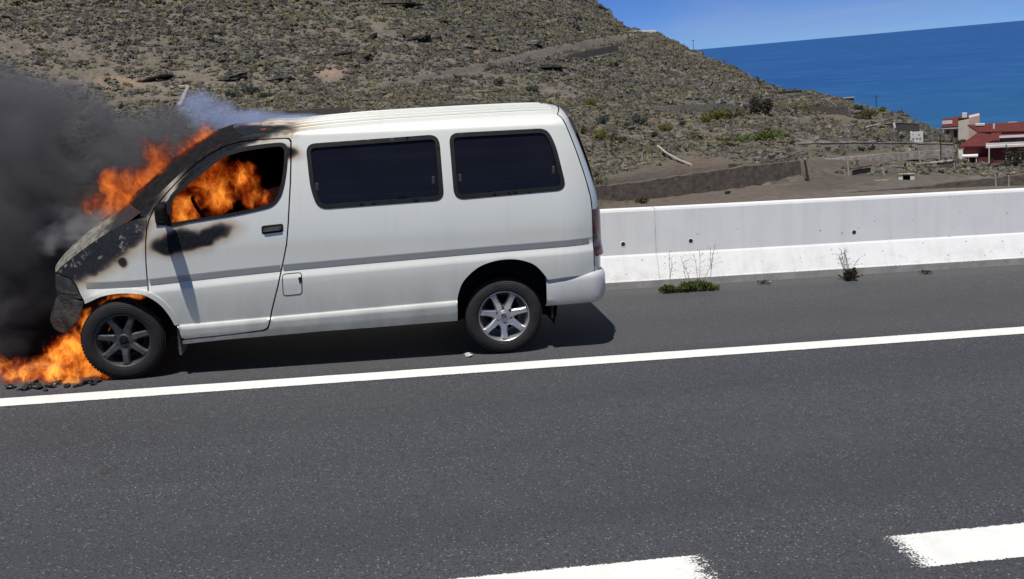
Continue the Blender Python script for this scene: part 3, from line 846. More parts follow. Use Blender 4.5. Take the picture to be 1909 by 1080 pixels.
# wheels ----------------------------------------------------------------------
RW, RR = .315, .208
def wheel(cx, cy, mats, rot=0., out=-1):
    """out=-1 : outer face towards -y"""
    tyre_m, alloy_m, cap_m = mats
    hub = bpy.data.objects.new('wheel', None); C.objects.link(hub); hub.parent = V; hub.location = (cx, cy, RW)
    hub.empty_display_size = .1
    s = out
    tp = [(.200, -.085), (.212, -.098), (.235, -.105), (.27, -.104), (.292, -.096), (.306, -.083), (.313, -.06), (.315, -.03), (.315, .03), (.313, .06), (.306, .083), (.29, .097), (.26, .104), (.22, .1), (.2, .085)]
    vs, fs = lathe([(r, -a*s*-1 if False else a*(-s)*1.0) for r, a in tp], 64)
    ty = meshobj('tyre', vs, fs, tyre_m, hub, smooth=True)
    # tread blocks
    bm = bmesh.new()
    for i in range(70):
        t = 2*math.pi*i/70
        for yy in (-.055, 0, .055):
            R3 = Matrix.Rotation(-t, 3, 'Y')
            box(bm, (.310, yy-.022, -.011), (.3162, yy+.022, .011), R3)
    bmobj('tread', bm, tyre_m, ty)
    f = lambda a: a*(-s)          # a<0 : towards the outer face
    rp = [(.150, f(.06)), (.186, f(.05)), (.190, f(-.05)), (.198, f(-.078)), (.204, f(-.092)), (.209, f(-.094)), (.212, f(-.086)), (.206, f(-.08))]
    vs, fs = lathe(rp, 64); rim = meshobj('rim', vs, fs, alloy_m, hub, smooth=True)
    # spokes
    for i in range(7):
        t = -math.pi/2+rot+2*math.pi*i/7
        vs = []; fs2 = []
        prof = [(.050, .040, -.060, -.02), (.085, .034, -.068, -.03), (.12, .028, -.077, -.035), (.155, .0265, -.083, -.04), (.185, .029, -.084, -.04), (.197, .036, -.080, -.04)]
        for r, w, yo, yi in prof:
            for u, yy in ((-w, yo+.016), (-w*.62, yo), (w*.62, yo), (w, yo+.016), (w, yi+.02), (-w, yi+.02)):
                vs.append((r*math.cos(t)-u*math.sin(t), f(yy), r*math.sin(t)+u*math.cos(t)))
        for a in range(len(prof)-1):
            for q in range(6): fs2.append((a*6+q, a*6+(q+1) % 6, (a+1)*6+(q+1) % 6, (a+1)*6+q))
        bm = bmesh.new(); bv = [bm.verts.new(v) for v in vs]
        for q in fs2: bm.faces.new([bv[j] for j in q])
        bm.faces.new(bv[:6]); bm.faces.new(bv[-6:])
        bmobj('spoke', bm, alloy_m, rim, bevel=.004)
    # hub disc, lug holes, cap, emblem
    vs, fs = lathe([(.0, f(-.068)), (.040, f(-.068)), (.044, f(-.062)), (.084, f(-.060)), (.092, f(-.052)), (.092, f(-.01))], 40)
    meshobj('hub', vs, fs, alloy_m, rim, smooth=False)
    for i in range(6):
        bm = bmesh.new()
        t = math.pi/2+.12+2*math.pi*i/6
        c = Vector((.068*math.cos(t), 0, .068*math.sin(t)))
        cyl(bm, c+Vector((0, f(-.0635), 0)), c+Vector((0, f(-.05), 0)), .012, seg=14)
        bmobj('lug_hole', bm, M['dark'], rim)
    vs, fs = lathe([(.0, f(-.076)), (.026, f(-.076)), (.033, f(-.072)), (.036, f(-.060))], 32)
    meshobj('centre_cap', vs, fs, cap_m, rim, smooth=False)
    bm = bmesh.new()
    for i in range(24):
        t0, t1 = 2*math.pi*i/24, 2*math.pi*(i+1)/24
        cyl(bm, (.019*math.cos(t0), f(-.077), .015*math.sin(t0)), (.019*math.cos(t1), f(-.077), .015*math.sin(t1)), .0028, seg=6)
    cyl(bm, (-.016, f(-.077), .008), (.016, f(-.077), -.008), .003, seg=6)
    bmobj('cap_emblem', bm, M['rubber'], rim)
    # brake disc behind
    vs, fs = lathe([(.0, f(.0)), (.13, f(.0)), (.135, f(.015))], 32)
    meshobj('brake_disc', vs, fs, M['charred'], hub)
    return hub
YW = -HW+.125
wheel(0., YW, (M['tyre_burnt'], M['alloy_burnt'], M['charred']), .03)
wheel(2.985, YW, (M['tyre'], M['alloy'], M['alloy']), .01)
wheel(0., -YW, (M['tyre_burnt'], M['alloy_burnt'], M['charred']), .3, 1)
wheel(2.985, -YW, (M['tyre'], M['alloy'], M['alloy']), .5, 1)
for ax in (0, 2.985):
    bm = bmesh.new(); cyl(bm, (ax, -.7, .32), (ax, .7, .32), .045); bmobj('axle', bm, M['under'], V)
# mirror: scorched, hanging out from the front corner of the window
mx, my_, mz = vp(306, 393, -HW-.02)
bm = bmesh.new()
vsb = box(bm, (.37, -1.135, 1.20), (.445, -.945, 1.40))
for v in bm.verts:
    if v.co.y < -1.1: v.co.z = 1.30+(v.co.z-1.30)*.72; v.co.x += .015
    if v.co.x < .4: v.co.z = 1.30+(v.co.z-1.30)*.82
mir = bmobj('door_mirror', bm, M['charred'], V, bevel=.02)
bm = bmesh.new(); cyl(bm, (.42, -.86, 1.27), (.41, -.98, 1.28), .028, .022, 10); bmobj('mirror_arm', bm, M['charred'], mir)
bm = bmesh.new()
vsb = box(bm, (.37, .945, 1.20), (.445, 1.135, 1.40)); mir2 = bmobj('door_mirror', bm, M['charred'], V, bevel=.02)
# cabin
bm = bmesh.new(); box(bm, (.10, -.74, .75), (.50, .74, 1.14)); bmobj('dashboard', bm, M['charred'], V, bevel=.05)
bm = bmesh.new()
sx, sz = .66, 1.20
tilt = Matrix.Rotation(math.radians(-35), 3, 'Y')
for i in range(20):
    a0, a1 = 2*math.pi*i/20, 2*math.pi*(i+1)/20
    p0 = tilt @ Vector((0, .19*math.cos(a0), .19*math.sin(a0))); p1 = tilt @ Vector((0, .19*math.cos(a1), .19*math.sin(a1)))
    cyl(bm, p0+Vector((sx, -.40, sz)), p1+Vector((sx, -.40, sz)), .016, seg=8)
cyl(bm, (sx, -.40, sz), (.35, -.40, 1.0), .03); cyl(bm, tilt @ Vector((0, .18, 0))+Vector((sx, -.4, sz)), tilt @ Vector((0, -.18, 0))+Vector((sx, -.4, sz)), .02)
bmobj('steering_wheel', bm, M['dark'], V)
for yy in (-.42, .42):
    bm = bmesh.new(); box(bm, (.85, yy-.25, .62), (1.35, yy+.25, .80)); q = box(bm, (1.24, yy-.25, .8), (1.40, yy+.25, 1.42)); box(bm, (1.30, yy-.13, 1.42), (1.40, yy+.13, 1.62))
    for v in bm.verts:
        if v.co.z > 1.2: v.co.x += .06
    bmobj('front_seat', bm, M['charred'], V, bevel=.05)
bm = bmesh.new(); box(bm, (1.44, -.66, .36), (1.46, .66, 1.74)); bmobj('bulkhead', bm, M['charred'], V)

# ------------------------------------------------------------------ land and sea (gravity frame)
SEA = -60.0
LAYERS = [   # (px, py, distance) polylines across the view, near to far
 [(-700, 480, 56), (0, 452, 56), (1120, 396, 58), (1909, 368, 56), (2700, 335, 56)],
 [(-700, 440, 74), (0, 415, 74), (1120, 386, 76), (1490, 337, 84), (1700, 335, 88), (1909, 342, 74), (2700, 320, 74)],
 [(-700, 430, 76), (0, 395, 76), (900, 370, 77), (1115, 352, 77.5), (1490, 306, 85.5), (1560, 325, 92), (1700, 328, 93), (1909, 338, 78), (2700, 318, 78)],
 [(-700, 330, 115), (0, 310, 115), (700, 310, 110), (1120, 322, 106), (1300, 300, 108), (1490, 297, 108), (1700, 306, 116), (1800, 318, 118), (1909, 328, 110), (2700, 312, 110)],
 [(-700, 250, 160), (0, 242, 160), (700, 236, 155), (1120, 272, 148), (1300, 272, 148), (1490, 270, 150), (1700, 276, 165), (1800, 308, 165), (1909, 312, 165), (2700, 300, 165)],
 [(-700, 190, 205), (0, 180, 205), (500, 165, 205), (800, 150, 212), (1100, 190, 215), (1300, 214, 220), (1500, 222, 235), (1650, 232, 250), (1770, 272, 250), (1909, 298, 215), (2700, 295, 210)],
 [(-700, 10, 268), (0, 0, 270), (500, 0, 276), (800, 12, 300), (950, 40, 320), (1100, 92, 330), (1200, 120, 330), (1300, 150, 320), (1450, 180, 315), (1560, 190, 300), (1650, 213, 285), (1770, 262, 275), (1909, 292, 235), (2700, 292, 230)],
 [(-700, -470, 480), (0, -430, 470), (500, -330, 450), (900, -120, 470), (1020, -45, 500), (1100, 0, 510), (1130, 22, 500), (1165, 52, 480), (1225, 62, 450), (1290, 96, 420), (1360, 130, 380), (1440, 166, 345), (1500, 177, 330), (1600, 190, 312), (1680, 214, 298), (1760, 256, 285), (1830, 282, 265), (1909, 291, 250), (2700, 291, 245)],
]
_lay = []
for L in LAYERS:
    a = []; e = []; rr = []
    for px, py, r in L:
        d = rayw(px, py); a.append(math.atan2(d[0], d[1])); e.append(d[2]/math.hypot(d[0], d[1])); rr.append(r)
    _lay.append((np.array(a), np.array(e), np.array(rr)))
def ground_z(X, Y, rough=True):
    X = np.asarray(X, float); Y = np.asarray(Y, float)
    dx = X-CAMW[0]; dy = Y-CAMW[1]
    az = np.arctan2(dx, dy); r = np.hypot(dx, dy)
    r0 = 11.2/np.maximum(np.cos(az), .12)
    R = [r0, r0+3.]; Z = [-np.tan(GRADE)*r0*np.sin(az)-.45, -np.tan(GRADE)*r0*np.sin(az)-1.1]
    for a, e, q in _lay:
        qq = np.interp(az, a, q); R.append(np.maximum(qq, R[-1]+.2)); Z.append(CAMW[2]+qq*np.interp(az, a, e))
    R.append(R[-1]+60); Z.append(np.where(Z[-1] > 0, Z[-1]-22, SEA-6))
    R.append(R[-1]+420); Z.append(np.full_like(r, SEA-12))
    z = Z[0].copy()
    for k in range(len(R)-1):
        t = (r-R[k])/(R[k+1]-R[k]); mk = t >= 0
        tt = np.clip(t, 0, 1)
        z = np.where(mk, Z[k]+(Z[k+1]-Z[k])*tt, z)
    if rough:
        hill = np.clip((r-130)/140, 0, 1)*np.clip((330-projx(az))/1., 0, 1) if False else np.clip((r-150)/120, 0, 1)
        z = z+hill*(4.2*(fbm(X*.018, Y*.018, 4, 3)-.5)+1.6*(fbm(X*.09, Y*.09, 3, 9)-.5))
        z = z+np.clip((r-60)/60, 0, 1)*.55*(fbm(X*.35, Y*.35, 3, 21)-.5)
        # rocky ledges contour the upper slope
        q = (z*.16+2.2*fbm(X*.02, Y*.02, 3, 5))
        fr = q-np.floor(q)
        z = z+hill*np.clip((z+6)/20, 0, 1)*(1.4*(np.clip(fr*2.6, 0, 1)-fr))
    return z
def ground_hit(px, py, rmin=50, rmax=600, rough=True):
    d = rayw(px, py); h = math.hypot(d[0], d[1])
    rs = np.linspace(rmin, rmax, 1400)
    X = CAMW[0]+d[0]/h*rs; Y = CAMW[1]+d[1]/h*rs; zr = CAMW[2]+d[2]/h*rs
    g = ground_z(X, Y, rough)
    ok = np.nonzero(g >= zr)[0]
    i = ok[0] if len(ok) else int(np.argmin(np.abs(g-zr)))
    return np.array([X[i], Y[i], g[i]]), rs[i]
naz, nr = 760, 430
azs = np.linspace(math.radians(-52), math.radians(62), naz)
ts = np.linspace(0, 1, nr)
rs = 11.5*(980/11.5)**(ts**.82)
AZ, RS = np.meshgrid(azs, rs, indexing='ij')
r0_ = 11.2/np.maximum(np.cos(AZ), .12)
RS = np.maximum(RS, r0_)
GX = CAMW[0]+np.sin(AZ)*RS; GY = CAMW[1]+np.cos(AZ)*RS
GZ = ground_z(GX, GY)
PX, PY = (a for a in projw(np.stack([GX, GY, GZ], -1)))
def mixc(a, b, f): return a*(1-f[..., None])+np.array(b)*f[..., None]
n1 = fbm(GX*.03, GY*.03, 4, 31); n2 = fbm(GX*.2, GY*.2, 4, 41); n3 = fbm(GX*.9, GY*.9, 2, 51)
col = np.ones(GX.shape+(3,))*np.array((.150, .130, .103))
col = mixc(col, (.128, .116, .080), np.clip((n1-.45)*5, 0, 1))
col = mixc(col, (.19, .155, .12), np.clip((n2-.58)*6, 0, 1)*.7)
col = mixc(col, (.075, .062, .05), np.clip((n3-.62)*6, 0, 1)*.6)
col = mixc(col, (.20, .165, .135), np.clip((fbm(GX*.012, GY*.02, 3, 61)-.52)*7, 0, 1)*.5)
# bare reddish and pale soil, ploughed fields, the track cut across the slope (where they lie); dark field strips paint in wall shadows
def patch(cx, cy, rx, ry, ang, c, s=.8):
    global col
    a = math.radians(ang); u = ((PX-cx)*math.cos(a)-(PY-cy)*math.sin(a))/rx; w = ((PX-cx)*math.sin(a)+(PY-cy)*math.cos(a))/ry
    f = np.clip(1.5*(1.15-np.hypot(u, w))+1.6*(n2-.5), 0, 1)*s
    col = mixc(col, c, f)
for a in ((240, 152, 70, 9, -8, (.27, .19, .13)), (620, 135, 32, 20, 15, (.27, .19, .14)), (880, 95, 45, 18, 0, (.22, .165, .13)), (1290, 310, 70, 14, 3, (.16, .115, .085)), (1220, 222, 40, 9, 5, (.16, .105, .085)),
          (1250, 335, 170, 26, 7, (.085, .069, .056)), (1300, 368, 260, 16, 4, (.15, .12, .095)), (1700, 345, 110, 14, 6, (.15, .125, .105)), (1600, 300, 140, 12, 5, (.115, .09, .07)), (1540, 340, 90, 16, 4, (.105, .088, .073)), (1650, 325, 70, 8, 4, (.10, .085, .07)), (1720, 292, 60, 7, 5, (.095, .085, .065)), (1560, 282, 80, 8, 3, (.09, .085, .06)), (1640, 205, 40, 12, -20, (.30, .23, .165)),
          (1560, 225, 90, 14, 0, (.13, .105, .085)), (1850, 330, 60, 10, 6, (.2, .175, .14)), (1150, 355, 60, 30, 7, (.082, .067, .055)), (1450, 290, 60, 8, 5, (.17, .135, .105)), (1105, 20, 30, 20, -45, (.06, .055, .05)),
          (1200, 75, 60, 12, -10, (.17, .14, .115)), (930, 118, 300, 6, 11, (.095, .083, .075)), (1050, 92, 130, 7, 11, (.105, .093, .083)), (1010, 122, 70, 6, 2, (.075, .06, .05))):
    patch(*a)
col *= np.array((1.08, 1.10, 1.14))*(.85+.3*fbm(GX*2.3, GY*2.3, 2, 71))[..., None]
idx = np.arange(naz*nr).reshape(naz, nr)
quads = np.stack([idx[:-1, :-1], idx[1:, :-1], idx[1:, 1:], idx[:-1, 1:]], -1).reshape(-1, 4)
def land_mat():
    k = NT('hillside_soil'); v = k.coord()
    at = k.t.nodes.new('ShaderNodeVertexColor'); at.layer_name = 'Col'
    f = k.noise(v, 1.6, 5, .7); g = k.noise(v, 6, 4, .7)
    c = k.mix(1., at.outputs[0], k.rng(f, .3, .7, .62, 1.38), 'MULTIPLY')
    c = k.mix(k.rng(g, .60, .70, 0, .5), c, (.24, .21, .175))
    c = k.mix(k.rng(g, .36, .28, 0, .6), c, (.045, .038, .03))
    return k.pbr(c, .95, 0, k.bump(k.math('ADD', f, k.math('MULTIPLY', g, .4)), .5, .9), .15)
M['land'] = land_mat()
land = trimesh('hillside', np.stack([GX, GY, GZ], -1).reshape(-1, 3), quads, M['land'], smooth=True, col=col.reshape(-1, 3))
land['kind'] = 'structure'
# ground on the camera's side of the road
o = meshobj('ground', [(-400, -300, -1.5), (400, -300, -1.5), (400, -8.6, -1.5), (-400, -8.6, -1.5)], [(0, 1, 2, 3)], simple('verge_soil', (.12, .10, .08), .95, scale=.6), matrix=RT)
o['kind'] = 'structure'
# sea
def sea_mat():
    k = NT('sea_water'); v = k.coord()
    n = k.noise(k.scale(v, (.004, .0012, 1)), 1., 5, .6)
    s = k._sep(v)
    c = k.mix(k.rng(n, .35, .7), (.012, .066, .21), (.018, .084, .25))
    dist = k.vmath('LENGTH', k.vmath('MULTIPLY', v, (1, 1, 0)))
    c = k.mix(k.rng(dist, 300, 1500, .75, 0), c, (.018, .105, .20))
    rip = k.noise(k.scale(v, (.02, .012, 1)), 1., 6, .65)
    c = k.mix(k.rng(rip, .48, .70, 0, .55), c, (.03, .125, .27))
    w1_ = k.noise(k.scale(v, (.10, .05, 1)), 1., 4, .6)
    return k.pbr(c, .55, 0, k.bump(w1_, 2.5, .6), .18)
n = 96
vs = [(0, 0, SEA)]; fs = []
rings = (400, 1500, 6000, 45000)
for r in rings:
    for i in range(n): vs.append((r*math.cos(2*math.pi*i/n), r*math.sin(2*math.pi*i/n), SEA))
for i in range(n): fs.append((0, 1+i, 1+(i+1) % n))
for q in range(len(rings)-1):
    for i in range(n):
        j = (i+1) % n; fs.append((1+q*n+i, 1+(q+1)*n+i, 1+(q+1)*n+j, 1+q*n+j))
o = meshobj('sea', vs, fs, sea_mat()); o['kind'] = 'structure'

# ------------------------------------------------------------------ scrub over the slopes: one mass
def leafmat(name, rough=.8):
    k = NT(name)
    at = k.t.nodes.new('ShaderNodeVertexColor'); at.layer_name = 'Col'
    c = k.mix(1., at.outputs[0], k.rng(k.noise(k.coord(), 3, 3, .6), .3, .7, .75, 1.25), 'MULTIPLY')
    d = k.t.nodes.new('ShaderNodeBsdfDiffuse'); tr = k.t.nodes.new('ShaderNodeBsdfTranslucent'); mx = k.t.nodes.new('ShaderNodeMixShader')
    k.set(d, 'Color', c); k.set(tr, 'Color', c); mx.inputs[0].default_value = .5
    k.t.links.new(d.outputs[0], mx.inputs[1]); k.t.links.new(tr.outputs[0], mx.inputs[2]); k.t.links.new(mx.outputs[0], k.out.inputs['Surface'])
    return k.m
M['leaf'] = leafmat('scrub_leaves')
def bushproto(nl, seed, size=.34):
    r = np.random.default_rng(seed); co = []; tri = []
    for i in range(nl):
        u = r.normal(size=3); u /= np.linalg.norm(u); u[2] = abs(u[2])
        rad = .55+.45*r.random()
        c = u*rad*np.array((1, 1, .75)); c[2] += .05
        a = np.cross(u+.35*r.normal(size=3), r.normal(size=3)); a /= np.linalg.norm(a); b = np.cross(u+.35*r.normal(size=3), a); b /= np.linalg.norm(b)+1e-9
        s = size*(.6+.8*r.random())
        k0 = len(co); co += [c-a*s*.6, c+a*s*.6, c+b*s]; tri.append((k0, k0+1, k0+2))
    return np.array(co), np.array(tri)
PROTO = [bushproto(12, i, .72) for i in range(8)]
PAL = np.array([(.190, .168, .125), (.205, .182, .115), (.178, .162, .132), (.215, .190, .112), (.200, .180, .155), (.155, .148, .118), (.225, .205, .178), (.180, .148, .126)])
def scatter(n, az0, az1, r_lo, r_hi, dens, smin, smax, seed):
    r = np.random.default_rng(seed)
    az = r.uniform(az0, az1, n); rr = np.sqrt(r.uniform(r_lo**2, r_hi**2, n))
    X = CAMW[0]+np.sin(az)*rr; Y = CAMW[1]+np.cos(az)*rr; Z = ground_z(X, Y)
    px, py = projw(np.stack([X, Y, Z], -1))
    keep = r.random(n) < dens(X, Y, Z, rr, px, py)
    keep &= Z > SEA+3
    return X[keep], Y[keep], Z[keep], px[keep], py[keep], r.uniform(smin, smax, keep.sum())*(.7+.6*r.random(keep.sum()))
BARE = [(1250, 338, 190, 30, 7), (1300, 370, 300, 16, 4), (1290, 308, 80, 16, 3), (1700, 345, 120, 16, 6), (1600, 300, 150, 12, 5), (1640, 203, 36, 9, -22), (930, 118, 310, 6, 11), (1050, 90, 140, 8, 11), (1560, 225, 90, 12, 0), (620, 138, 28, 16, 15), (1150, 358, 70, 32, 7), (240, 152, 60, 6, -8)]
def dens_hill(X, Y, Z, rr, px, py):
    d = .42+1.9*(fbm(X*.05, Y*.05, 3, 81)-.33)+.9*(fbm(X*.16, Y*.16, 2, 83)-.5)
    d = np.where((px < 1150) | (py < 150), d*1.25, d)
    for cx, cy, rx, ry, ang in BARE:
        a = math.radians(ang); u = ((px-cx)*math.cos(a)-(py-cy)*math.sin(a))/rx; w = ((px-cx)*math.sin(a)+(py-cy)*math.cos(a))/ry
        d = np.where(np.hypot(u, w) < 1, d*.06, d)
    d = np.where((px > 1480) & (py > 262), d*.45, d)
    return d
X, Y, Z, px, py, S = scatter(185000, math.radians(-26), math.radians(40), 92, 515, dens_hill, .36, .85, 5)
S = S*np.exp(rng.normal(0, .28, len(S)))
S = S*np.clip(.55+(np.hypot(X, Y)-100)/320, .55, 1.15)
N = len(X)
pid = rng.integers(0, len(PROTO), N)
co_all = []; tri_all = []; col_all = []; base = 0
patchy = fbm(X*.022, Y*.022, 3, 91)
ci = np.clip((patchy*9+rng.normal(0, 1.7, N)-.8), 0, 7.99).astype(int)
for p in range(len(PROTO)):
    co, tri = PROTO[p]; s = np.nonzero(pid == p)[0]
    a = rng.uniform(0, 6.28, len(s)); ca, sa = np.cos(a), np.sin(a)
    sc = S[s]
    x = (co[None, :, 0]*ca[:, None]-co[None, :, 1]*sa[:, None])*sc[:, None]+X[s][:, None]
    y = (co[None, :, 0]*sa[:, None]+co[None, :, 1]*ca[:, None])*sc[:, None]+Y[s][:, None]
    z = co[None, :, 2]*sc[:, None]*rng.uniform(.7, 1.2, len(s))[:, None]+Z[s][:, None]-.1*sc[:, None]
    co_all.append(np.stack([x, y, z], -1).reshape(-1, 3))
    tri_all.append((tri[None]+(np.arange(len(s))*len(co))[:, None, None]+base).reshape(-1, 3)); base += len(s)*len(co)
    cc = PAL[ci[s]]*np.array((1.14, 1.18, 1.22))*rng.uniform(.75, 1.3, (len(s), 1))
    col_all.append((np.repeat(cc[:, None], len(co), 1)*rng.uniform(.75, 1.25, (len(s), len(co), 1))).reshape(-1, 3))
scrub = trimesh('scrub', np.concatenate(co_all), np.concatenate(tri_all), M['leaf'], col=np.concatenate(col_all))
tag(scrub, 'dry olive and grey scrub covering the whole hillside', 'scrub', kind='stuff')
print('scrub', N)

# ------------------------------------------------------------------ things on the slopes
M['stone_dark'] = simple('dark_stone', (.092, .077, .065), .95, var=.45, scale=2.6, bump=.05)
M['stone_grey'] = simple('grey_stone', (.17, .155, .14), .95, var=.45, scale=2., bump=.2)
M['stone_pale'] = simple('pale_stone', (.30, .27, .23), .95, var=.4, scale=1.5, bump=.15)
M['concrete'] = simple('concrete_old', (.24, .225, .205), .9, var=.3, scale=1.2, bump=.05)
M['whitewash'] = simple('whitewash', (.72, .70, .67), .85, var=.1, scale=.6)
M['wood_dark'] = simple('dark_wood', (.05, .042, .036), .9)
M['wood_pale'] = simple('pale_post', (.38, .34, .29), .9)
def pxpoint(px, py, r):
    d = rayw(px, py); h = math.hypot(d[0], d[1]); return Vector((CAMW[0]+d[0]/h*r, CAMW[1]+d[1]/h*r, CAMW[2]+d[2]/h*r))
def wall(name, path, height, thick, mat, label, cat='wall', cap=None, group=None, seed=0):
    """path: (px, py of top, distance); a strip wall following it with uneven top"""
    pts = []
    for i in range(len(path)-1):
        n = 8
        for k in range(n+(i == len(path)-2)):
            t = k/n; pts.append([path[i][c]*(1-t)+path[i+1][c]*t for c in range(3)])
    P = [pxpoint(*p) for p in pts]
    vs = []; fs = []; cvs = []; cfs = []
    for i, p in enumerate(P):
        a = P[max(0, i-1)]; b = P[min(len(P)-1, i+1)]; t = (b-a); t.z = 0; t.normalize(); nrm = Vector((-t.y, t.x, 0))
        j = .10*height*(float(vnoise(i*.9, seed+.5))-.5)
        f = p+Vector((0, 0, j)); q = .06*(float(vnoise(i*1.3, seed+9.5))-.5)
        g = max(min(float(ground_z(p.x, p.y))-.3, p.z-height), p.z-height*1.6-.3)
        ring = [f-nrm*(thick/2+q), f+nrm*(thick/2), Vector((f.x, f.y, g))+nrm*thick*.6, Vector((f.x, f.y, g))-nrm*(thick*.75)]
        vs += ring
        if i:
            for k in range(4): fs.append((4*i-4+k, 4*i+k, 4*i+(k+1) % 4, 4*i-4+(k+1) % 4))
        cr_ = [f-nrm*(thick/2+.06)+Vector((0, 0, .004)), f+nrm*(thick/2+.06)+Vector((0, 0, .004)), f+nrm*(thick/2+.06)+Vector((0, 0, .13)), f-nrm*(thick/2+.06)+Vector((0, 0, .13))]
        cvs += cr_
        if i:
            for k in range(4): cfs.append((4*i-4+k, 4*i+k, 4*i+(k+1) % 4, 4*i-4+(k+1) % 4))
    n = len(P)-1
    fs += [(0, 1, 2, 3), (4*n+3, 4*n+2, 4*n+1, 4*n)]; cfs += [(0, 1, 2, 3), (4*n+3, 4*n+2, 4*n+1, 4*n)]
    o = meshobj(name, vs, fs, mat); tag(o, label, cat, group)
    if cap: meshobj('coping', cvs, cfs, cap, o)
    return o
wall('retaining_wall', [(1060, 354, 76.5), (1115, 347, 77), (1200, 338, 78), (1300, 322, 80), (1400, 309, 82.5), (1488, 299, 85)], 1.75, .6, M['stone_dark'], 'long dark stone retaining wall just beyond the barrier beside the van', seed=1)
wall('terrace_wall', [(1285, 282, 146), (1360, 277, 147), (1490, 268, 149), (1600, 266, 154), (1700, 267.5, 162), (1777, 269, 164)], 1.8, .5, M['concrete'], 'long grey terrace wall with pale coping below the ruined white hut', cap=M['stone_pale'], seed=2)
wall('terrace_wall', [(1478, 243.5, 200), (1530, 240, 203), (1560, 236.5, 206), (1592, 234, 208)], 1.5, .5, M['stone_grey'], 'short terrace wall with pale coping high above the long grey one', cap=M['stone_pale'], seed=3)
wall('field_kerb', [(1500, 299, 112), (1560, 295, 114), (1640, 287, 120), (1705, 283, 126), (1770, 279, 132)], .35, .5, M['stone_pale'], 'low pale kerb along the upper edge of the brown field', seed=4)
wall('terrace_wall', [(1660, 313, 112), (1700, 308, 114), (1740, 304.5, 116), (1779, 300, 118)], 1.3, .5, M['stone_dark'], 'dark stone terrace wall in front of the red house garden', cap=M['stone_pale'], seed=5)
wall('field_wall', [(1500, 368, 62), (1600, 357, 66), (1690, 350, 69), (1780, 339, 70), (1860, 330, 71), (1940, 322, 72)], .9, .4, M['stone_dark'], 'rough dark field wall just above the barrier at the right edge', seed=6)
wall('terrace_wall', [(1605, 240, 215), (1640, 232, 225), (1680, 229, 232), (1712, 232, 236)], 1.6, .5, M['stone_dark'], 'dark terrace wall with a white pillar under the reddish ridge', cap=M['stone_pale'], seed=7)
wall('terrace_wall', [(1090, 296, 128), (1140, 289, 130), (1200, 283, 132)], .8, .5, M['stone_grey'], 'broken low stone wall right behind the rear of the van', seed=8)
wall('ridge_parapet', [(1168, 58.5, 466), (1190, 57, 462), (1212, 56.5, 458), (1226, 59, 452)], 1.4, .6, M['whitewash'], 'white parapet of the bend at the crest of the hill', seed=9)
wall('contour_wall', [(700, 152, 232), (800, 141, 238), (900, 126, 246), (1000, 113, 256)], .9, .6, M['stone_grey'], 'faint stone edge of the track cut across the hillside', seed=10)
wall('contour_wall', [(1020, 112, 262), (1090, 95, 275), (1150, 84, 288)], .9, .6, M['stone_dark'], 'dark stone edge of the track near the crest', seed=11)
wall('contour_wall', [(1180, 203, 216), (1250, 198, 218), (1330, 194, 224), (1365, 193, 228)], 1.2, .6, M['stone_grey'], 'grey dry stone wall among the shrubs in the middle of the slope', seed=12)
wall('field_wall', [(455, 216, 152), (520, 208, 153), (580, 203.5, 154), (650, 200, 156)], .8, .6, M['stone_dark'], 'dark stone wall edge showing just above the burning front of the roof', seed=13)
wall('field_wall', [(800, 196, 176), (880, 193, 177), (960, 192, 178), (1060, 198, 178)], .5, .6, M['stone_dark'], 'thin dark wall line just above the rear half of the van roof', seed=14)
wall('field_kerb', [(1507, 323, 96), (1545, 321.5, 96.5), (1580, 321, 97)], .35, .5, M['stone_dark'], 'low dark kerb between the dark post and the tall pale post', seed=15)
wall('field_kerb', [(1585, 338, 85), (1620, 337, 85), (1655, 335.5, 86)], .3, .5, M['stone_pale'], 'low pale kerb at the foot of the stubby stone gatepost', seed=16)
wall('field_wall', [(1536, 357, 70), (1570, 354, 71), (1608, 351, 72)], .55, .5, M['stone_grey'], 'short grey rubble wall right above the barrier below the tall pale post', seed=17)
wall('field_kerb', [(1659, 325, 103), (1695, 322, 104), (1732, 319, 105)], .35, .4, M['stone_pale'], 'pale kerb in front of the dark terrace wall by the red house garden', seed=18)
wall('field_wall', [(1098, 320, 112), (1160, 313, 114), (1232, 305, 116)], .5, .5, M['stone_dark'], 'low dark wall line across the bank behind the van tailgate', seed=19)
wall('terrace_wall', [(1400, 233, 196), (1440, 230, 198), (1490, 229, 200)], .9, .5, M['stone_grey'], 'grey wall line between the dark feathery bush and the short terrace wall', seed=20)
wall('terrace_wall', [(1480, 202, 262), (1530, 199, 264), (1580, 199, 266)], 1.2, .5, M['stone_dark'], 'dark terrace wall directly below the long low stone shed', seed=21)
wall('contour_wall', [(560, 168, 205), (640, 160, 208), (720, 151, 214)], .7, .6, M['stone_dark'], 'dark stone line continuing the track towards the left', seed=22)
wall('contour_wall', [(790, 120, 262), (880, 112, 266), (960, 104, 270)], .7, .6, M['stone_grey'], 'pale stone line along the upper side of the track', seed=23)
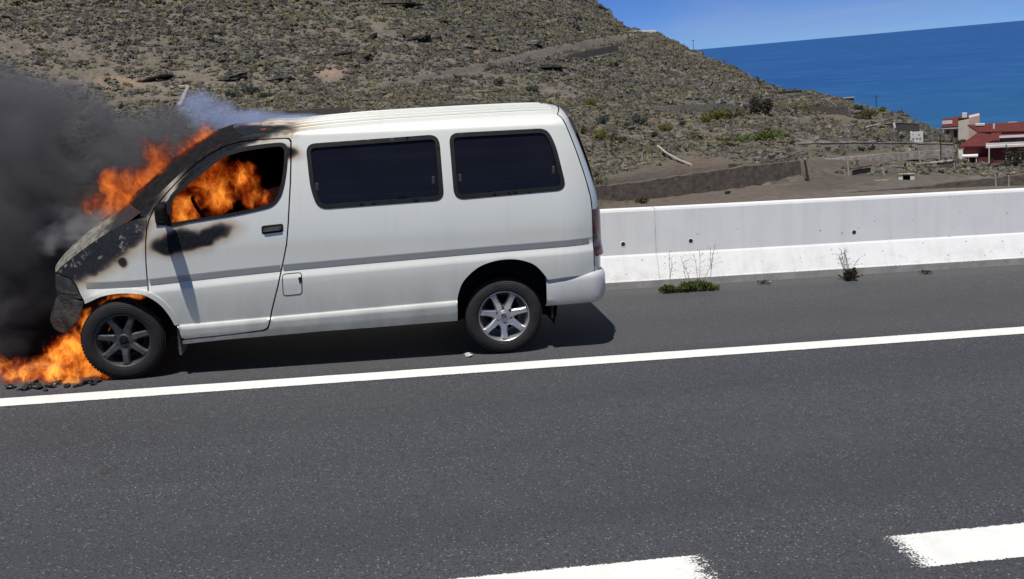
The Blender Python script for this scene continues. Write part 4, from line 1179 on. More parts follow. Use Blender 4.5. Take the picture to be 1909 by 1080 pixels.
# posts and poles
def post(px, py0, py1, r, rad, mat, name, label, cat='post', group=None, arm=False):
    top = pxpoint(px[0], py0, r); bot = pxpoint(px[1], py1, r); g = float(ground_z(bot.x, bot.y)); bot.z = min(bot.z, g)-.15
    bm = bmesh.new(); cyl(bm, bot, top, rad, rad*.8, 8)
    for k in range(3):
        pass
    bmesh.ops.subdivide_edges(bm, edges=[e for e in bm.edges if abs((e.verts[0].co-e.verts[1].co).z) > .3], cuts=4)
    for v in bm.verts: v.co += Vector((float(vnoise(v.co.z*1.5, px[0]))-.5, 0, 0))*rad*.8
    o = bmobj(name, bm, mat); tag(o, label, cat, group)
    if arm:
        bm = bmesh.new(); cyl(bm, top+Vector((-.7, 0, -.35)), top+Vector((.7, 0, -.35)), .06, seg=6); bmobj('cross_arm', bm, mat, o)
    return o
post((1501, 1507), 299, 334, 84, .11, M['wood_dark'], 'fence_post', 'dark leaning wooden post at the right end of the dark retaining wall')
post((1578, 1584), 293, 335, 90, .09, M['wood_pale'], 'fence_post', 'tall pale thin post standing in the brown field')
post((1711, 1716), 281, 306, 118, .10, M['wood_pale'], 'fence_post', 'pale post on the terrace wall before the red house')
post((1196, 1199), 283, 308, 118, .13, M['wood_pale'], 'fence_post', 'short whitish post behind the rear of the van')
post((1645, 1650), 315, 337, 92, .16, M['stone_pale'], 'stone_post', 'stubby stone gatepost beside the pale thin post')
post((1753, 1755), 252, 302, 125, .08, M['wood_dark'], 'utility_pole', 'thin dark pole in front of the pink house', 'pole')
post((1633, 1634.5), 178, 210, 308, .13, M['wood_dark'], 'utility_pole', 'dark pole on the reddish spur against the sea', 'pole', arm=True)
post((1292, 1293), 74, 97, 424, .12, M['wood_dark'], 'utility_pole', 'tiny pole on the crest where the hill meets the horizon', 'pole', arm=True)
post((1666, 1669), 230, 243, 228, .3, M['whitewash'], 'stone_pillar', 'white pillar standing against the dark terrace wall', 'pillar')
post((1855, 1857), 326, 358, 69, .06, M['wood_pale'], 'fence_post', 'left one of the two thin fence posts at the right edge above the barrier')
post((1880, 1881), 327, 356, 69, .05, M['wood_pale'], 'fence_post', 'right one of the two thin fence posts at the right edge above the barrier')
post((1779, 1781), 303, 325, 112, .07, M['wood_pale'], 'fence_post', 'slim post at the corner of the red house garden')
# pipe running down the bank
pa = [(1226, 272, 132), (1240, 284, 122), (1262, 297, 112), (1289, 311, 98)]
bm = bmesh.new()
for a, b in zip(pa[:-1], pa[1:]):
    A = pxpoint(*a); B = pxpoint(*b)
    for q in (A, B): q.z = max(q.z, float(ground_z(q.x, q.y))+.1)
    cyl(bm, A, B, .14, seg=8)
tag(bmobj('water_pipe', bm, M['wood_pale']), 'pale pipe running diagonally down the brown bank', 'pipe')
# box-like structures in a view-aligned local frame
def frame(px, py, r, turn=0.):
    p = pxpoint(px, py, r); d = rayw(px, py); a = math.atan2(d[0], d[1])
    return Matrix.Translation(p) @ Matrix.Rotation(-a+turn, 4, 'Z')
def fbox(name, lo, hi, mat, parent, bevel=0, mod=None):
    bm = bmesh.new(); box(bm, lo, hi)
    if mod: mod(bm)
    return bmobj(name, bm, mat, parent, bevel=bevel)
# roofless cistern on the ridge
F = frame(1466, 188, 322)
ci_ = empty('cistern', F, 'grey concrete water tank on the ridge against the sea', 'tank')
fbox('tank_wall', (-4.8, -.2, -1.), (4.6, .3, 2.6), M['concrete'], ci_); fbox('tank_wall', (-4.8, .3, -1.), (-4.4, 5.5, 2.6), M['concrete'], ci_); fbox('tank_wall', (4.2, .3, -1.), (4.6, 5.5, 2.6), M['concrete'], ci_); fbox('tank_wall', (-4.4, 5.1, -1.), (4.2, 5.5, 2.6), M['concrete'], ci_)
fbox('tank_rim', (-4.9, -.35, 2.604), (4.7, .35, 2.85), M['wood_dark'], ci_)
F = frame(1545, 192, 318)
o = empty('stone_shed', F, 'long low stone shed below the ridge beside the water tank', 'shed'); fbox('wall', (-9, -.3, -1), (7, 2.5, .9), M['stone_grey'], o); fbox('roof', (-9.2, -.5, .904), (7.2, 2.7, 1.1), M['concrete'], o)
# ruined hut with dark openings
F = frame(1709, 262, 175)
hut = empty('ruined_hut', F, 'small roofless white stone hut with dark openings on the terrace', 'hut')
fbox('wall', (-.95, 0, -.3), (.95, .25, 1.35), M['whitewash'], hut); fbox('wall', (-.95, .25, -.3), (-.7, 2.2, 1.25), M['whitewash'], hut); fbox('wall', (.7, .25, -.3), (.95, 2.2, 1.15), M['whitewash'], hut)
for a, b, w_, h_ in ((-.62, .05, .2, .34), (-.12, .2, .34, .16), (.42, .02, .18, .4), (.2, .8, .3, .12), (-.6, .9, .14, .1)):
    fbox('opening', (a, -.02, b), (a+w_, .02, b+h_), M['stone_dark'], hut)
F = frame(1690, 336, 88)
tr = empty('stone_trough', F, 'small pale trough with a dark opening on the field edge', 'trough')
fbox('side', (-.6, 0, 0), (-.28, .5, .42), M['whitewash'], tr); fbox('side', (.28, 0, 0), (.6, .5, .38), M['whitewash'], tr); fbox('back', (-.28, .3, 0), (.28, .5, .4), M['hole'], tr); fbox('lid', (-.6, -.04, .424), (.62, .55, .5), M['stone_pale'], tr)
F = frame(1606, 322, 92)
o = empty('sunken_pit', F, 'dark rectangular pit opening in the brown field', 'pit')
fbox('pit_mouth', (-.75, .0, -.1), (.75, .3, .28), M['hole'], o, mod=lambda bm: [setattr(v.co, 'z', v.co.z+.12*v.co.x) for v in bm.verts]); fbox('lintel', (-.85, -.05, .40), (.85, .35, .52), M['stone_dark'], o, mod=lambda bm: [setattr(v.co, 'z', v.co.z+.12*v.co.x) for v in bm.verts])

# ---- houses
M['pinkwall'] = simple('pink_plaster', (.55, .40, .345), .9, var=.1, scale=.5); M['creamwall'] = simple('cream_plaster', (.62, .57, .46), .9, var=.1, scale=.5)
M['redwall'] = simple('red_plaster', (.135, .026, .030), .85, var=.15, scale=.6); M['darkglass'] = simple('house_glass', (.03, .035, .04), .2)
def tile_mat():
    k = NT('roof_tiles'); v = k.coord(); s = k._sep(v)
    w = k.math('SINE', k.math('MULTIPLY', s[0], 26.))
    c = k.mix(k.rng(k.noise(v, 1.5, 4, .6), .3, .7), (.135, .032, .032), (.19, .055, .046))
    c = k.mix(k.rng(w, -1, 0, .5, 0), c, (.075, .018, .018))
    return k.pbr(c, .85, 0, k.bump(w, .06), .2)
M['tiles'] = tile_mat()
s = 285/1900.
F = frame(1791, 263, 285)
ph = empty('pink_house', F, 'pink and cream house with red roof terrace standing against the sea', 'house')
def P(px, py): return ((px-1791)*s, (263-py)*s)
fbox('porch_wall', (-4.2, 2.0, -1.5), (-.6, 7, 3.6), M['pinkwall'], ph)
fbox('side_wall', (-.6, .0, -1.5), (1.9, 7, 5.0), M['creamwall'], ph, mod=lambda bm: [setattr(v.co, 'z', 5.45) for v in bm.verts if v.co.z > 4 and v.co.x > 0])
fbox('tower_wall', (1.9, -.1, -1.5), (4.3, 7, 6.2), M['pinkwall'], ph, mod=lambda bm: [setattr(v.co, 'z', 5.75) for v in bm.verts if v.co.z > 4 and v.co.x < 2.5])
fbox('lintel', (-4.3, .05, 3.2), (-.62, .45, 3.75), M['creamwall'], ph)
fbox('pillar', (-4.3, .1, -1.2), (-3.95, .45, 3.2), M['pinkwall'], ph)
fbox('balcony', (-3.2, -.1, -.6), (-.62, 2., .1), M['whitewash'], ph)
for a in (-3.6, -1.7): fbox('window', (a, 1.95, .6), (a+.9, 2.05, 2.6), M['darkglass'], ph)
bm = bmesh.new()
vv = [bm.verts.new(q) for q in ((-4.5, .0, 3.78), (-.55, .0, 3.78), (-.55, 7, 5.6), (-4.5, 7, 5.3), (-4.5, .0, 3.6), (-.55, .0, 3.6), (-.55, 7, 5.4), (-4.5, 7, 5.1))]
for f in ((0, 1, 2, 3), (7, 6, 5, 4), (0, 4, 5, 1), (1, 5, 6, 2), (2, 6, 7, 3), (3, 7, 4, 0)): bm.faces.new([vv[i] for i in f])
bmobj('roof', bm, M['tiles'], ph)
fbox('parapet', (-4.4, 1.2, 4.35), (-2.0, 1.5, 5.2), M['whitewash'], ph)
fbox('roof_edge', (-.6, .3, 5.5), (1.9, 6.8, 5.75), M['tiles'], ph)
fbox('water_tank', (.3, 1., 5.76), (1.4, 2.2, 6.9), M['whitewash'], ph)
# red house
s2 = 172/1900.
F = frame(1856, 308, 172)
rh = empty('red_house', F, 'large dark red house with tiled roof and white trim at the right edge', 'house')
def xx(px): return (px-1856)*s2
def zz(py): return (308-py)*s2
def quadroof(name, pts, t=.18):
    bm = bmesh.new(); a = [bm.verts.new(p) for p in pts]; b = [bm.verts.new((p[0], p[1], p[2]-t)) for p in pts]; n = len(pts)
    bm.faces.new(a); bm.faces.new(b[::-1])
    for i in range(n): bm.faces.new((a[i], b[i], b[(i+1) % n], a[(i+1) % n]))
    return bmobj(name, bm, M['tiles'], rh)
fbox('wall', (xx(1807), .5, -2.), (xx(1846), 8, zz(277)), M['redwall'], rh)
fbox('wall', (xx(1846), -1.2, -2.), (xx(1990), 8, zz(277)), M['redwall'], rh)
fbox('balcony_floor', (xx(1841), -1.8, zz(276.6)), (xx(1990), -.9, zz(273.2)), M['whitewash'], rh)
fbox('balcony_rail', (xx(1841), -1.75, zz(272.2)), (xx(1990), -1.6, zz(268.8)), M['whitewash'], rh)
fbox('upper_wall', (xx(1862), 1.0, zz(277)), (xx(1990), 7.5, zz(261)), M['redwall'], rh)
fbox('upper_trim', (xx(1861), .8, zz(264)), (xx(1990), 1.1, zz(260.6)), M['whitewash'], rh)
for a in (1866, 1884): fbox('upper_opening', (xx(a), .95, zz(270)), (xx(a+14), 1.05, zz(264.3)), M['darkglass'], rh)
quadroof('roof', [(xx(1798), .0, zz(274)), (xx(1846), .0, zz(275)), (xx(1858), 6, zz(256)), (xx(1832), 6, zz(254))])
quadroof('roof', [(xx(1846), .5, zz(268)), (xx(1862), .5, zz(266)), (xx(1866), 6, zz(254)), (xx(1850), 6, zz(255))])
quadroof('roof', [(xx(1828), 5, zz(256)), (xx(1990), 1.2, zz(258)), (xx(1990), 8, zz(244)), (xx(1810), 9, zz(247))])
fbox('gable_trim', (xx(1799), .1, zz(296)), (xx(1806), .5, zz(278)), M['whitewash'], rh, mod=lambda bm: [setattr(v.co, 'x', v.co.x-.1) for v in bm.verts if v.co.z > 1.5])
fbox('porch_roof', (xx(1805), -1.6, zz(291)), (xx(1829), .5, zz(288.5)), M['whitewash'], rh)
for a in (1807, 1814, 1826): fbox('porch_post', (xx(a), -1.5, -1.2), (xx(a)+.12, -1.35, zz(291)), M['whitewash'], rh)
for a, b in ((1871, 1882), (1892, 1904)):
    w_ = fbox('window', (xx(a), -1.3, zz(302)), (xx(b), -1.21, zz(285)), M['whitewash'], rh)
    fbox('pane', (xx(a)+.16, -1.33, zz(300.5)), (xx(b)-.16, -1.302, zz(286.5)), M['darkglass'], w_)
fbox('door', (xx(1848), -1.3, -1.), (xx(1853), -1.202, zz(290)), M['darkglass'], rh)
fbox('column', (xx(1845), -1.85, -1.2), (xx(1847), -1.65, zz(276.8)), M['creamwall'], rh)
fbox('garden_wall', (xx(1820), -3.2, -2.), (xx(1990), -3.0, zz(311)), M['redwall'], rh)
fbox('vent', (xx(1851), 6.0, zz(253)), (xx(1854), 6.4, zz(245)), M['whitewash'], rh); fbox('ridge_cap', (xx(1823), 7.5, zz(248)), (xx(1838), 8.2, zz(244.6)), M['whitewash'], rh)
F = frame(1888, 252, 255)
fh = empty('far_house', F, 'white flat roofed building behind the red house roof', 'house')
fbox('wall', (-3.4, 0, -4), (3.6, 6, 1.0), M['creamwall'], fh); fbox('roof_slab', (-2.6, -.3, 1.5), (2.3, 5, 1.95), M['whitewash'], fh); fbox('opening', (-2.4, -.05, 1.02), (1.9, .1, 1.48), M['hole'], fh); fbox('roof_tank', (-.9, 1, 1.96), (.9, 2.5, 2.7), M['whitewash'], fh); fbox('upper_wall', (-2.3, .4, 1.0), (2.1, 4.8, 1.5), M['creamwall'], fh)

# ---- rock outcrops on the slope; dark ones hold crevice shade in their colour
def rock(px, py, wpx, hpx, colr, label, ang=0, seed=0):
    P0, r = ground_hit(px, py, 120, 560); sc = r/1900.
    bm = bmesh.new(); bmesh.ops.create_icosphere(bm, subdivisions=4, radius=1.)
    rr_ = np.random.default_rng(seed); off = rr_.uniform(0, 50, 3)
    for v in bm.verts:
        c = v.co.copy(); n_ = float(fbm(c.x*2.2+off[0], c.z*3+c.y*1.5+off[1], 4, seed))-.5
        v.co = c*(1+.9*n_)
        v.co.z = round(v.co.z*3.2)/3.2*.55+v.co.z*.45
    M4 = Matrix.Translation(Vector(P0)+Vector((0, .5, 0))) @ Matrix.Rotation(math.radians(ang), 4, 'Y') @ Matrix.Diagonal((wpx*sc*.5, 2.2, hpx*sc*.55, 1))
    bmesh.ops.transform(bm, matrix=M4, verts=bm.verts)
    o = bmobj('rock_outcrop', bm, simple('rock_%d' % seed, colr, .95, var=.6, scale=1.2, bump=.4)); tag(o, label, 'rock')
    return o
for a in ((768, 76, 62, 13, (.035, .032, .03), 'dark overhanging rock ledge high above the middle of the van roof', -8), (822, 42, 30, 10, (.045, .04, .036), 'small dark rock above the long dark ledge', 10), (693, 72, 26, 9, (.045, .04, .036), 'slanting dark crack of rock left of the long ledge', -32),
          (630, 104, 50, 9, (.05, .045, .04), 'dark rock rim over the pinkish bare patch', -6), (682, 112, 28, 16, (.06, .055, .05), 'dark jagged rock right of the pinkish bare patch', -25), (870, 88, 40, 10, (.24, .20, .165), 'pale broken rock on the upper slope', 12), (985, 82, 55, 9, (.22, .19, .16), 'pale rock band near the track towards the crest', -5),
          (860, 186, 75, 11, (.16, .15, .14), 'grey rock band just above the van roof', 3), (960, 190, 60, 10, (.13, .12, .11), 'darker grey rock band above the rear of the van roof', 5), (430, 148, 60, 12, (.06, .055, .05), 'dark rock step right of the pale dry gully', -10), (520, 150, 60, 10, (.055, .05, .045), 'dark rock step above the burning cab', -2),
          (280, 148, 70, 8, (.15, .11, .085), 'reddish rock ledge above the black smoke', -8), (1122, 20, 22, 14, (.03, .028, .026), 'black rock on the skyline at the crest', 40), (720, 10, 120, 8, (.045, .042, .036), 'long dark rock shadow at the very top of the picture', 3), (1000, 128, 90, 5, (.04, .037, .034), 'thin dark rock strip under the track', 2)):
    rock(*a, seed=int(a[0]))

# ---- single shrubs large enough to pick out
BUSHP = {}
def bush(name, px, py, wpx, hpx, c, label, group=None, leaves=420, seed=0, cat='shrub', rmin=60, rfix=None):
    if rfix: P0 = np.array(pxpoint(px, py, rfix)); r = rfix; P0[2] = min(P0[2], float(ground_z(P0[0], P0[1])))
    else: P0, r = ground_hit(px, py, rmin, 560)
    sc = r/1900.; w = wpx*sc*.5; h = hpx*sc
    rr_ = np.random.default_rng(seed+int(px)*3)
    nlob = max(3, int(wpx/9)); lob = [(rr_.uniform(-.75, .75), rr_.uniform(-.5, .5), rr_.uniform(.45, .8), rr_.uniform(.3, .5)) for _ in range(nlob)]
    co = []; tri = []; cl = []
    for i in range(leaves):
        lx, ly, lz, lr = lob[rr_.integers(nlob)]
        u = rr_.normal(size=3); u /= np.linalg.norm(u); rad = lr*rr_.uniform(.55, 1.08)
        p = np.array(((lx+u[0]*rad)*w, (ly+u[1]*rad)*w*.7, max(.03, (lz*.75+u[2]*rad*.8))*h))
        a = rr_.normal(size=3); a /= np.linalg.norm(a); b = np.cross(a, rr_.normal(size=3)); b /= np.linalg.norm(b)+1e-9
        sz = rr_.uniform(.09, .19)*min(w, h*1.3)*(1.3 if leaves < 300 else 1)
        k0 = len(co); co += [p-a*sz*.45, p+a*sz*.45, p+b*sz]; tri.append((k0, k0+1, k0+2)); q = np.array(c)*rr_.uniform(.6, 1.35); cl += [q, q, q]
    root = empty(name, Matrix.Translation(Vector(P0)-Vector((0, 0, .05))), label, cat, group)
    trimesh('foliage', np.array(co), np.array(tri), M['leaf'], root, col=np.array(cl))
    bm = bmesh.new()
    for i in range(3): cyl(bm, (rr_.uniform(-.1, .1)*w, 0, 0), (rr_.uniform(-.5, .5)*w, rr_.uniform(-.2, .2)*w, h*.6), .05*h, .02*h, 5)
    bmobj('stem', bm, M['wood_dark'], root)
    return root
YG = (.20, .20, .055); LG = (.165, .22, .065); OL = (.12, .115, .05); BG = (.10, .125, .105); DK = (.045, .045, .032); TAN = (.21, .19, .115)
for px, py, w, h, c in ((1445, 263, 48, 22, LG), (1405, 265, 52, 20, LG), (1368, 267, 40, 15, (.16, .19, .07)), (1340, 268, 34, 14, YG), (1468, 262, 28, 16, OL)):
    bush('green_shrub', px, py, w, h, c, {1445: 'largest bright green bush in the row along the long grey terrace wall', 1405: 'bright green bush left of the largest one along the grey terrace wall', 1368: 'middle green bush of the row along the grey terrace wall', 1340: 'yellowish bush at the left end of the row along the grey terrace wall', 1468: 'olive bush at the right end of the row along the grey terrace wall'}[px], 'row of bushes on the terrace')
bush('dark_tamarisk', 1424, 216, 54, 38, (.10, .095, .075), 'dark feathery bush rising beside the water tank ridge', leaves=900, cat='bush')
bush('dark_tamarisk', 1408, 208, 34, 34, (.11, .10, .08), 'slimmer dark bush left of the dark feathery one', leaves=500, cat='bush')
BL = ['widest yellow-olive bush above the bright green terrace row', 'olive bush just right of the widest yellow-olive one', 'small yellowish bush just left of the widest yellow-olive one', 'yellow bush directly below the grey water tank', 'olive bush below the long low stone shed',
      'yellowish bush above the top of the pale pipe', 'olive bush at the top end of the pale pipe', 'small olive bush between the pale pipe and the green terrace row', 'yellowish bush touching the rear edge of the van', 'olive bush right of the one touching the van', 'yellow bush level with the van roof at its rear corner', 'olive bush beside the upper rear pillar of the van', 'small yellow bush left of the short whitish post', 'olive bush above the wall with the white pillar', 'small yellow bush at the foot of the reddish spur']
for i, (px, py, w, h, c) in enumerate(((1338, 226, 56, 26, YG), (1368, 224, 44, 22, OL), (1310, 230, 30, 16, YG), (1495, 212, 40, 18, YG), (1520, 208, 30, 15, OL), (1250, 246, 40, 20, YG), (1222, 258, 30, 14, OL), (1300, 262, 26, 12, OL), (1120, 262, 40, 22, YG), (1160, 268, 40, 20, OL), (1100, 200, 34, 20, YG), (1098, 250, 30, 18, OL), (1150, 285, 22, 14, YG), (1620, 222, 40, 18, OL), (1640, 212, 26, 12, YG))):
    bush('scrub_bush', px, py, w, h, c, BL[i], 'rounded bushes on the right slope')
CL = ['largest blue-grey prickly pear clump, above the short whitish post', 'blue-grey prickly pear clump just left of the largest one', 'blue-grey prickly pear clump nearest the van tailgate', 'flat blue-grey prickly pear clump above the pale pipe', 'blue-grey prickly pear clump left of the reddish spur', 'tiny blue-grey clump high up near the black skyline rock',
      'blue-grey prickly pear clump under the middle of the track', 'blue-grey prickly pear clump just above the rear half of the van roof', 'blue-green clump above the burning cab, middle of three', 'blue-green clump above the burning cab, leftmost of three', 'blue-green clump above the burning cab, rightmost of three']
for i, (px, py, w, h) in enumerate(((1192, 236, 44, 26), (1175, 242, 26, 18), (1132, 232, 34, 20), (1270, 235, 24, 12), (1596, 212, 34, 18), (1078, 40, 20, 10), (930, 160, 30, 16), (990, 175, 34, 18), (470, 178, 40, 22), (440, 186, 36, 20), (500, 185, 30, 16))):
    bush('prickly_pear', px, py, w, h, BG, CL[i], 'prickly pear clumps', cat='cactus')
bush('green_shrub', 1122, 340, 28, 22, (.19, .21, .07), 'yellow-green bush on top of the dark wall next to the van', rfix=82)
bush('dry_tuft', 1198, 380, 40, 16, (.15, .145, .06), 'dry olive tuft at the foot of the dark retaining wall', rfix=70)
bush('dry_tuft', 1358, 358, 20, 8, (.11, .10, .05), 'small dark tuft on the bare strip above the barrier', rfix=72)
bush('green_shrub', 1375, 305, 40, 10, TAN, 'pale dry grass clump on the lip of the dark wall', rfix=90); bush('green_shrub', 1430, 298, 40, 10, TAN, 'second pale dry clump farther right on the lip of the dark wall', rfix=92)
bush('green_shrub', 1478, 262, 12, 12, (.03, .05, .025), 'tiny dark green bush against the grey terrace wall', rfix=147)
bush('garden_shrub', 1862, 330, 44, 28, (.10, .115, .05), 'leafy garden bush before the red house', rfix=140, leaves=700); bush('garden_shrub', 1900, 322, 50, 24, (.075, .08, .045), 'dark garden bush under the red house windows', rfix=150, leaves=600)
bush('garden_tree', 1893, 318, 44, 46, (.085, .08, .045), 'small sparse brownish tree in front of the red house windows', rfix=146, leaves=420, cat='tree')
bush('garden_shrub', 1770, 268, 60, 16, (.085, .09, .055), 'low greenery in front of the pink house', rfix=235, leaves=500); bush('garden_shrub', 1722, 262, 34, 16, (.15, .14, .05), 'yellowish bush beside the ruined white hut', rfix=200); bush('garden_shrub', 1826, 322, 50, 12, (.30, .27, .22), 'pale rubble and dry brush in the red house garden', rfix=140)
bush('garden_shrub', 1742, 276, 30, 8, (.03, .05, .03), 'dark green bush below the ruined white hut', rfix=162)
# pale dry gully left
bm = bmesh.new()
gp = [(318, 166), (352, 165), (346, 178), (340, 192), (334, 202)]
for a, b in zip(gp[:-1], gp[1:]):
    A, _ = ground_hit(*a, 120, 400); B, _ = ground_hit(*b, 120, 400); cyl(bm, Vector(A)+Vector((0, -.3, .2)), Vector(B)+Vector((0, -.3, .2)), .38, .42, 7)
tag(bmobj('water_channel', bm, M['stone_pale']), 'pale stone water channel bending down the slope above the flames', 'channel')

# ------------------------------------------------------------------ fire and smoke (closed bodies of burning gas and soot, van coordinates)
def domain(name, blobs, mat, label, cat, voxel=.05, kind=None):
    bm = bmesh.new()
    for c, r in blobs:
        bmesh.ops.create_icosphere(bm, subdivisions=3, radius=1., matrix=Matrix.Translation(c) @ Matrix.Diagonal((*r, 1)))
    o = bmobj(name, bm, mat, matrix=VANM)
    rm = o.modifiers.new('remesh', 'REMESH'); rm.mode = 'VOXEL'; rm.voxel_size = voxel; rm.use_smooth_shade = True
    tag(o, label, cat, kind=kind)
    return o
def field(k, v, blobs):
    best = None
    for c, r in blobs:
        q = k.vmath('DIVIDE', k.vmath('SUBTRACT', v, tuple(c)), tuple(r))
        q = k.math('SUBTRACT', 1., k.vmath('LENGTH', q))
        best = q if best is None else k.math('SMOOTH_MAX', best, q, .15)
    return best
def fire_mat(name, blobs, strength=11., scale=7., stretch=(1, 1, .4), thr=(.40, .95), soot=5., step=.2, hot=.5, erode=2.6, rot=0.):
    k = NT(name); v = k.coord()
    f = field(k, v, blobs)
    w = k.noise(v, scale*.45, 2, .5, out='Color')
    vv = k.vmath('ADD', v, k.vmath('MULTIPLY', k.vmath('SUBTRACT', w, (.5, .5, .5)), (.30, .2, .30)))
    nd = k.t.nodes.new('ShaderNodeMapping'); k.set(nd, 'Vector', vv); nd.inputs['Scale'].default_value = stretch; nd.inputs['Rotation'].default_value = (0, rot, 0)
    sv = nd.outputs[0]
    n = k.noise(sv, scale*1.5, 4, .65)
    ridge = k.math('SUBTRACT', 1., k.math('ABSOLUTE', k.math('MULTIPLY', k.math('SUBTRACT', n, .5), 7.)))
    big = k.noise(sv, scale*.55, 2, .5)
    body = k.math('ADD', k.math('MULTIPLY', f, 1.3), k.math('ADD', k.math('MULTIPLY', k.math('SUBTRACT', n, .55), 1.5), k.math('MULTIPLY', k.math('SUBTRACT', big, .54), erode)))
    body = k.rng(body, .0, .16, 0, 1, True)
    body = k.math('MULTIPLY', body, k.rng(f, 0., .08, 0, 1, True))
    e = k.math('ADD', k.math('MULTIPLY', ridge, .50), k.math('ADD', k.rng(f, 0, .5, 0, .40), k.rng(big, .35, .70, -.40, .40)))
    e = k.rng(e, thr[0], thr[1], 0, 1, False)
    c = k.mix(k.rng(e, .05, .5), (1., .055, .006), (1., .17, .013))
    c = k.mix(k.rng(e, .40, .95, 0, hot), c, (1., .48, .07))
    st = k.math('MULTIPLY', k.math('ADD', .03, k.math('POWER', e, 1.7)), k.math('MULTIPLY', body, strength))
    em = k.t.nodes.new('ShaderNodeEmission'); k.set(em, 'Color', c); k.set(em, 'Strength', st)
    ab = k.t.nodes.new('ShaderNodeVolumeAbsorption'); k.set(ab, 'Color', (.1, .07, .06)); k.set(ab, 'Density', k.math('MULTIPLY', body, soot))
    ad = k.t.nodes.new('ShaderNodeAddShader'); k.t.links.new(em.outputs[0], ad.inputs[0]); k.t.links.new(ab.outputs[0], ad.inputs[1])
    k.t.links.new(ad.outputs[0], k.out.inputs['Volume'])
    k.m.cycles.volume_step_rate = step
    return k.m
def smoke_mat(name, blobs, dens, colr, scale=1.6, edge=(0., .55), amp=.9, step=.5, detail=4):
    k = NT(name); v = k.coord(); f = field(k, v, blobs)
    w = k.noise(v, scale*.8, 2, .5, out='Color')
    vv = k.vmath('ADD', v, k.vmath('MULTIPLY', k.vmath('SUBTRACT', w, (.5, .5, .5)), (.5, .4, .5)))
    n = k.noise(vv, scale, detail, .6)
    d = k.math('ADD', f, k.math('MULTIPLY', k.math('SUBTRACT', n, .5), amp*2))
    d = k.rng(d, edge[0], edge[1], 0, 1, True)
    d = k.math('MULTIPLY', d, k.rng(f, 0., .15, 0, 1, True))
    p = k.t.nodes.new('ShaderNodeVolumePrincipled'); k.set(p, 'Color', colr); k.set(p, 'Density', k.math('MULTIPLY', d, dens)); k.set(p, 'Anisotropy', .1)
    k.t.links.new(p.outputs[0], k.out.inputs['Volume'])
    k.m.cycles.volume_step_rate = step
    return k.m
def pb(px, py, rx, rz, y, ry, g=1.):
    x, yy, z = vp(px, py, y); s_ = (D+HW+y)/1900.*g
    return (Vector((x, y, z)), (rx*s_, ry, rz*s_))
FB1 = [pb(402, 272, 24, 24, -.42, .2, 1.22), pb(375, 288, 46, 34, -.42, .24, 1.22), pb(335, 318, 50, 38, -.40, .24, 1.22), pb(290, 340, 56, 40, -.40, .24, 1.22), pb(250, 366, 58, 30, -.40, .24, 1.22), pb(195, 376, 44, 26, -.38, .2, 1.22), pb(385, 252, 14, 24, -.40, .12, 1.22), pb(240, 392, 50, 22, -.40, .2, 1.22), pb(300, 300, 40, 44, -.35, .18, 1.22), pb(225, 345, 44, 30, -.36, .18, 1.22)]
domain('flames', FB1, fire_mat('fire_windscreen', FB1, 7.5, 13., (1, 1, .38), thr=(.46, 1.06), soot=4., hot=.25, erode=4.2, step=.14, rot=-.5), 'orange flames pouring out of the windscreen over the bonnet', 'flames', .04)
FB2 = [pb(345, 388, 46, 44, -.42, .18), pb(392, 358, 50, 48, -.42, .18), pb(438, 338, 50, 54, -.36, .16), pb(395, 315, 46, 34, -.38, .15), pb(330, 402, 34, 30, -.45, .14), pb(470, 372, 40, 26, -.36, .12)]
domain('flames', FB2, fire_mat('fire_cab', FB2, 15., 13., (1, 1, .45), thr=(.52, 1.07), soot=6., hot=.55, erode=4.4, step=.14, rot=-.3), 'bright orange flames filling the cab behind the driver window', 'flames', .04)
FB3 = [pb(255, 552, 24, 9, -.70, .06), pb(214, 556, 28, 13, -.70, .07), pb(188, 574, 22, 22, -.68, .08), pb(168, 602, 28, 30, -.66, .11), pb(148, 638, 32, 34, -.64, .12), pb(150, 670, 38, 36, -.64, .14), pb(214, 640, 46, 44, -.60, .05)]
domain('flames', FB3, fire_mat('fire_arch', FB3, 17., 14., (1, 1, .42), thr=(.48, 1.03), soot=6., hot=.55, erode=4.8, step=.13, rot=.5), 'flames licking up around the burnt front wheel and its arch', 'flames', .03)
FB4 = [pb(165, 690, 40, 34, -.72, .20, 1.22), pb(120, 694, 46, 30, -.70, .22, 1.22), pb(70, 694, 48, 26, -.66, .22, 1.22), pb(20, 692, 46, 22, -.62, .22, 1.22), pb(-40, 690, 50, 26, -.55, .24, 1.22), pb(120, 655, 36, 30, -.55, .2, 1.22), pb(140, 712, 46, 14, -.78, .14, 1.22), pb(-110, 690, 60, 22, -.5, .25, 1.22)]
domain('flames', FB4, fire_mat('fire_ground', FB4, 19., 15., (.8, 1, .42), thr=(.50, 1.05), soot=6., hot=.75, erode=4.8, step=.11, rot=-.45), 'yellow-orange flames burning on the asphalt under the nose', 'flames', .04)
FB5 = [pb(500, 243, 24, 5, -.55, .10), pb(480, 243, 20, 5, -.5, .1)]
domain('flames', FB5, fire_mat('fire_roof', FB5, 14., 14., thr=(.25, .9), soot=8.), 'small red flame along the front edge of the roof', 'flames', .02)
SB = [pb(-60, 430, 240, 300, .35, 1.0), pb(50, 300, 210, 180, .4, .8), pb(195, 300, 150, 105, .45, .6), pb(95, 480, 120, 140, .35, .7), pb(-260, 380, 300, 310, .4, 1.2), pb(10, 600, 110, 110, .3, .7), pb(-110, 190, 190, 90, .4, .9), pb(290, 255, 110, 62, .5, .5), pb(-620, 330, 380, 330, .5, 1.3), pb(40, 180, 120, 60, .3, .5)]
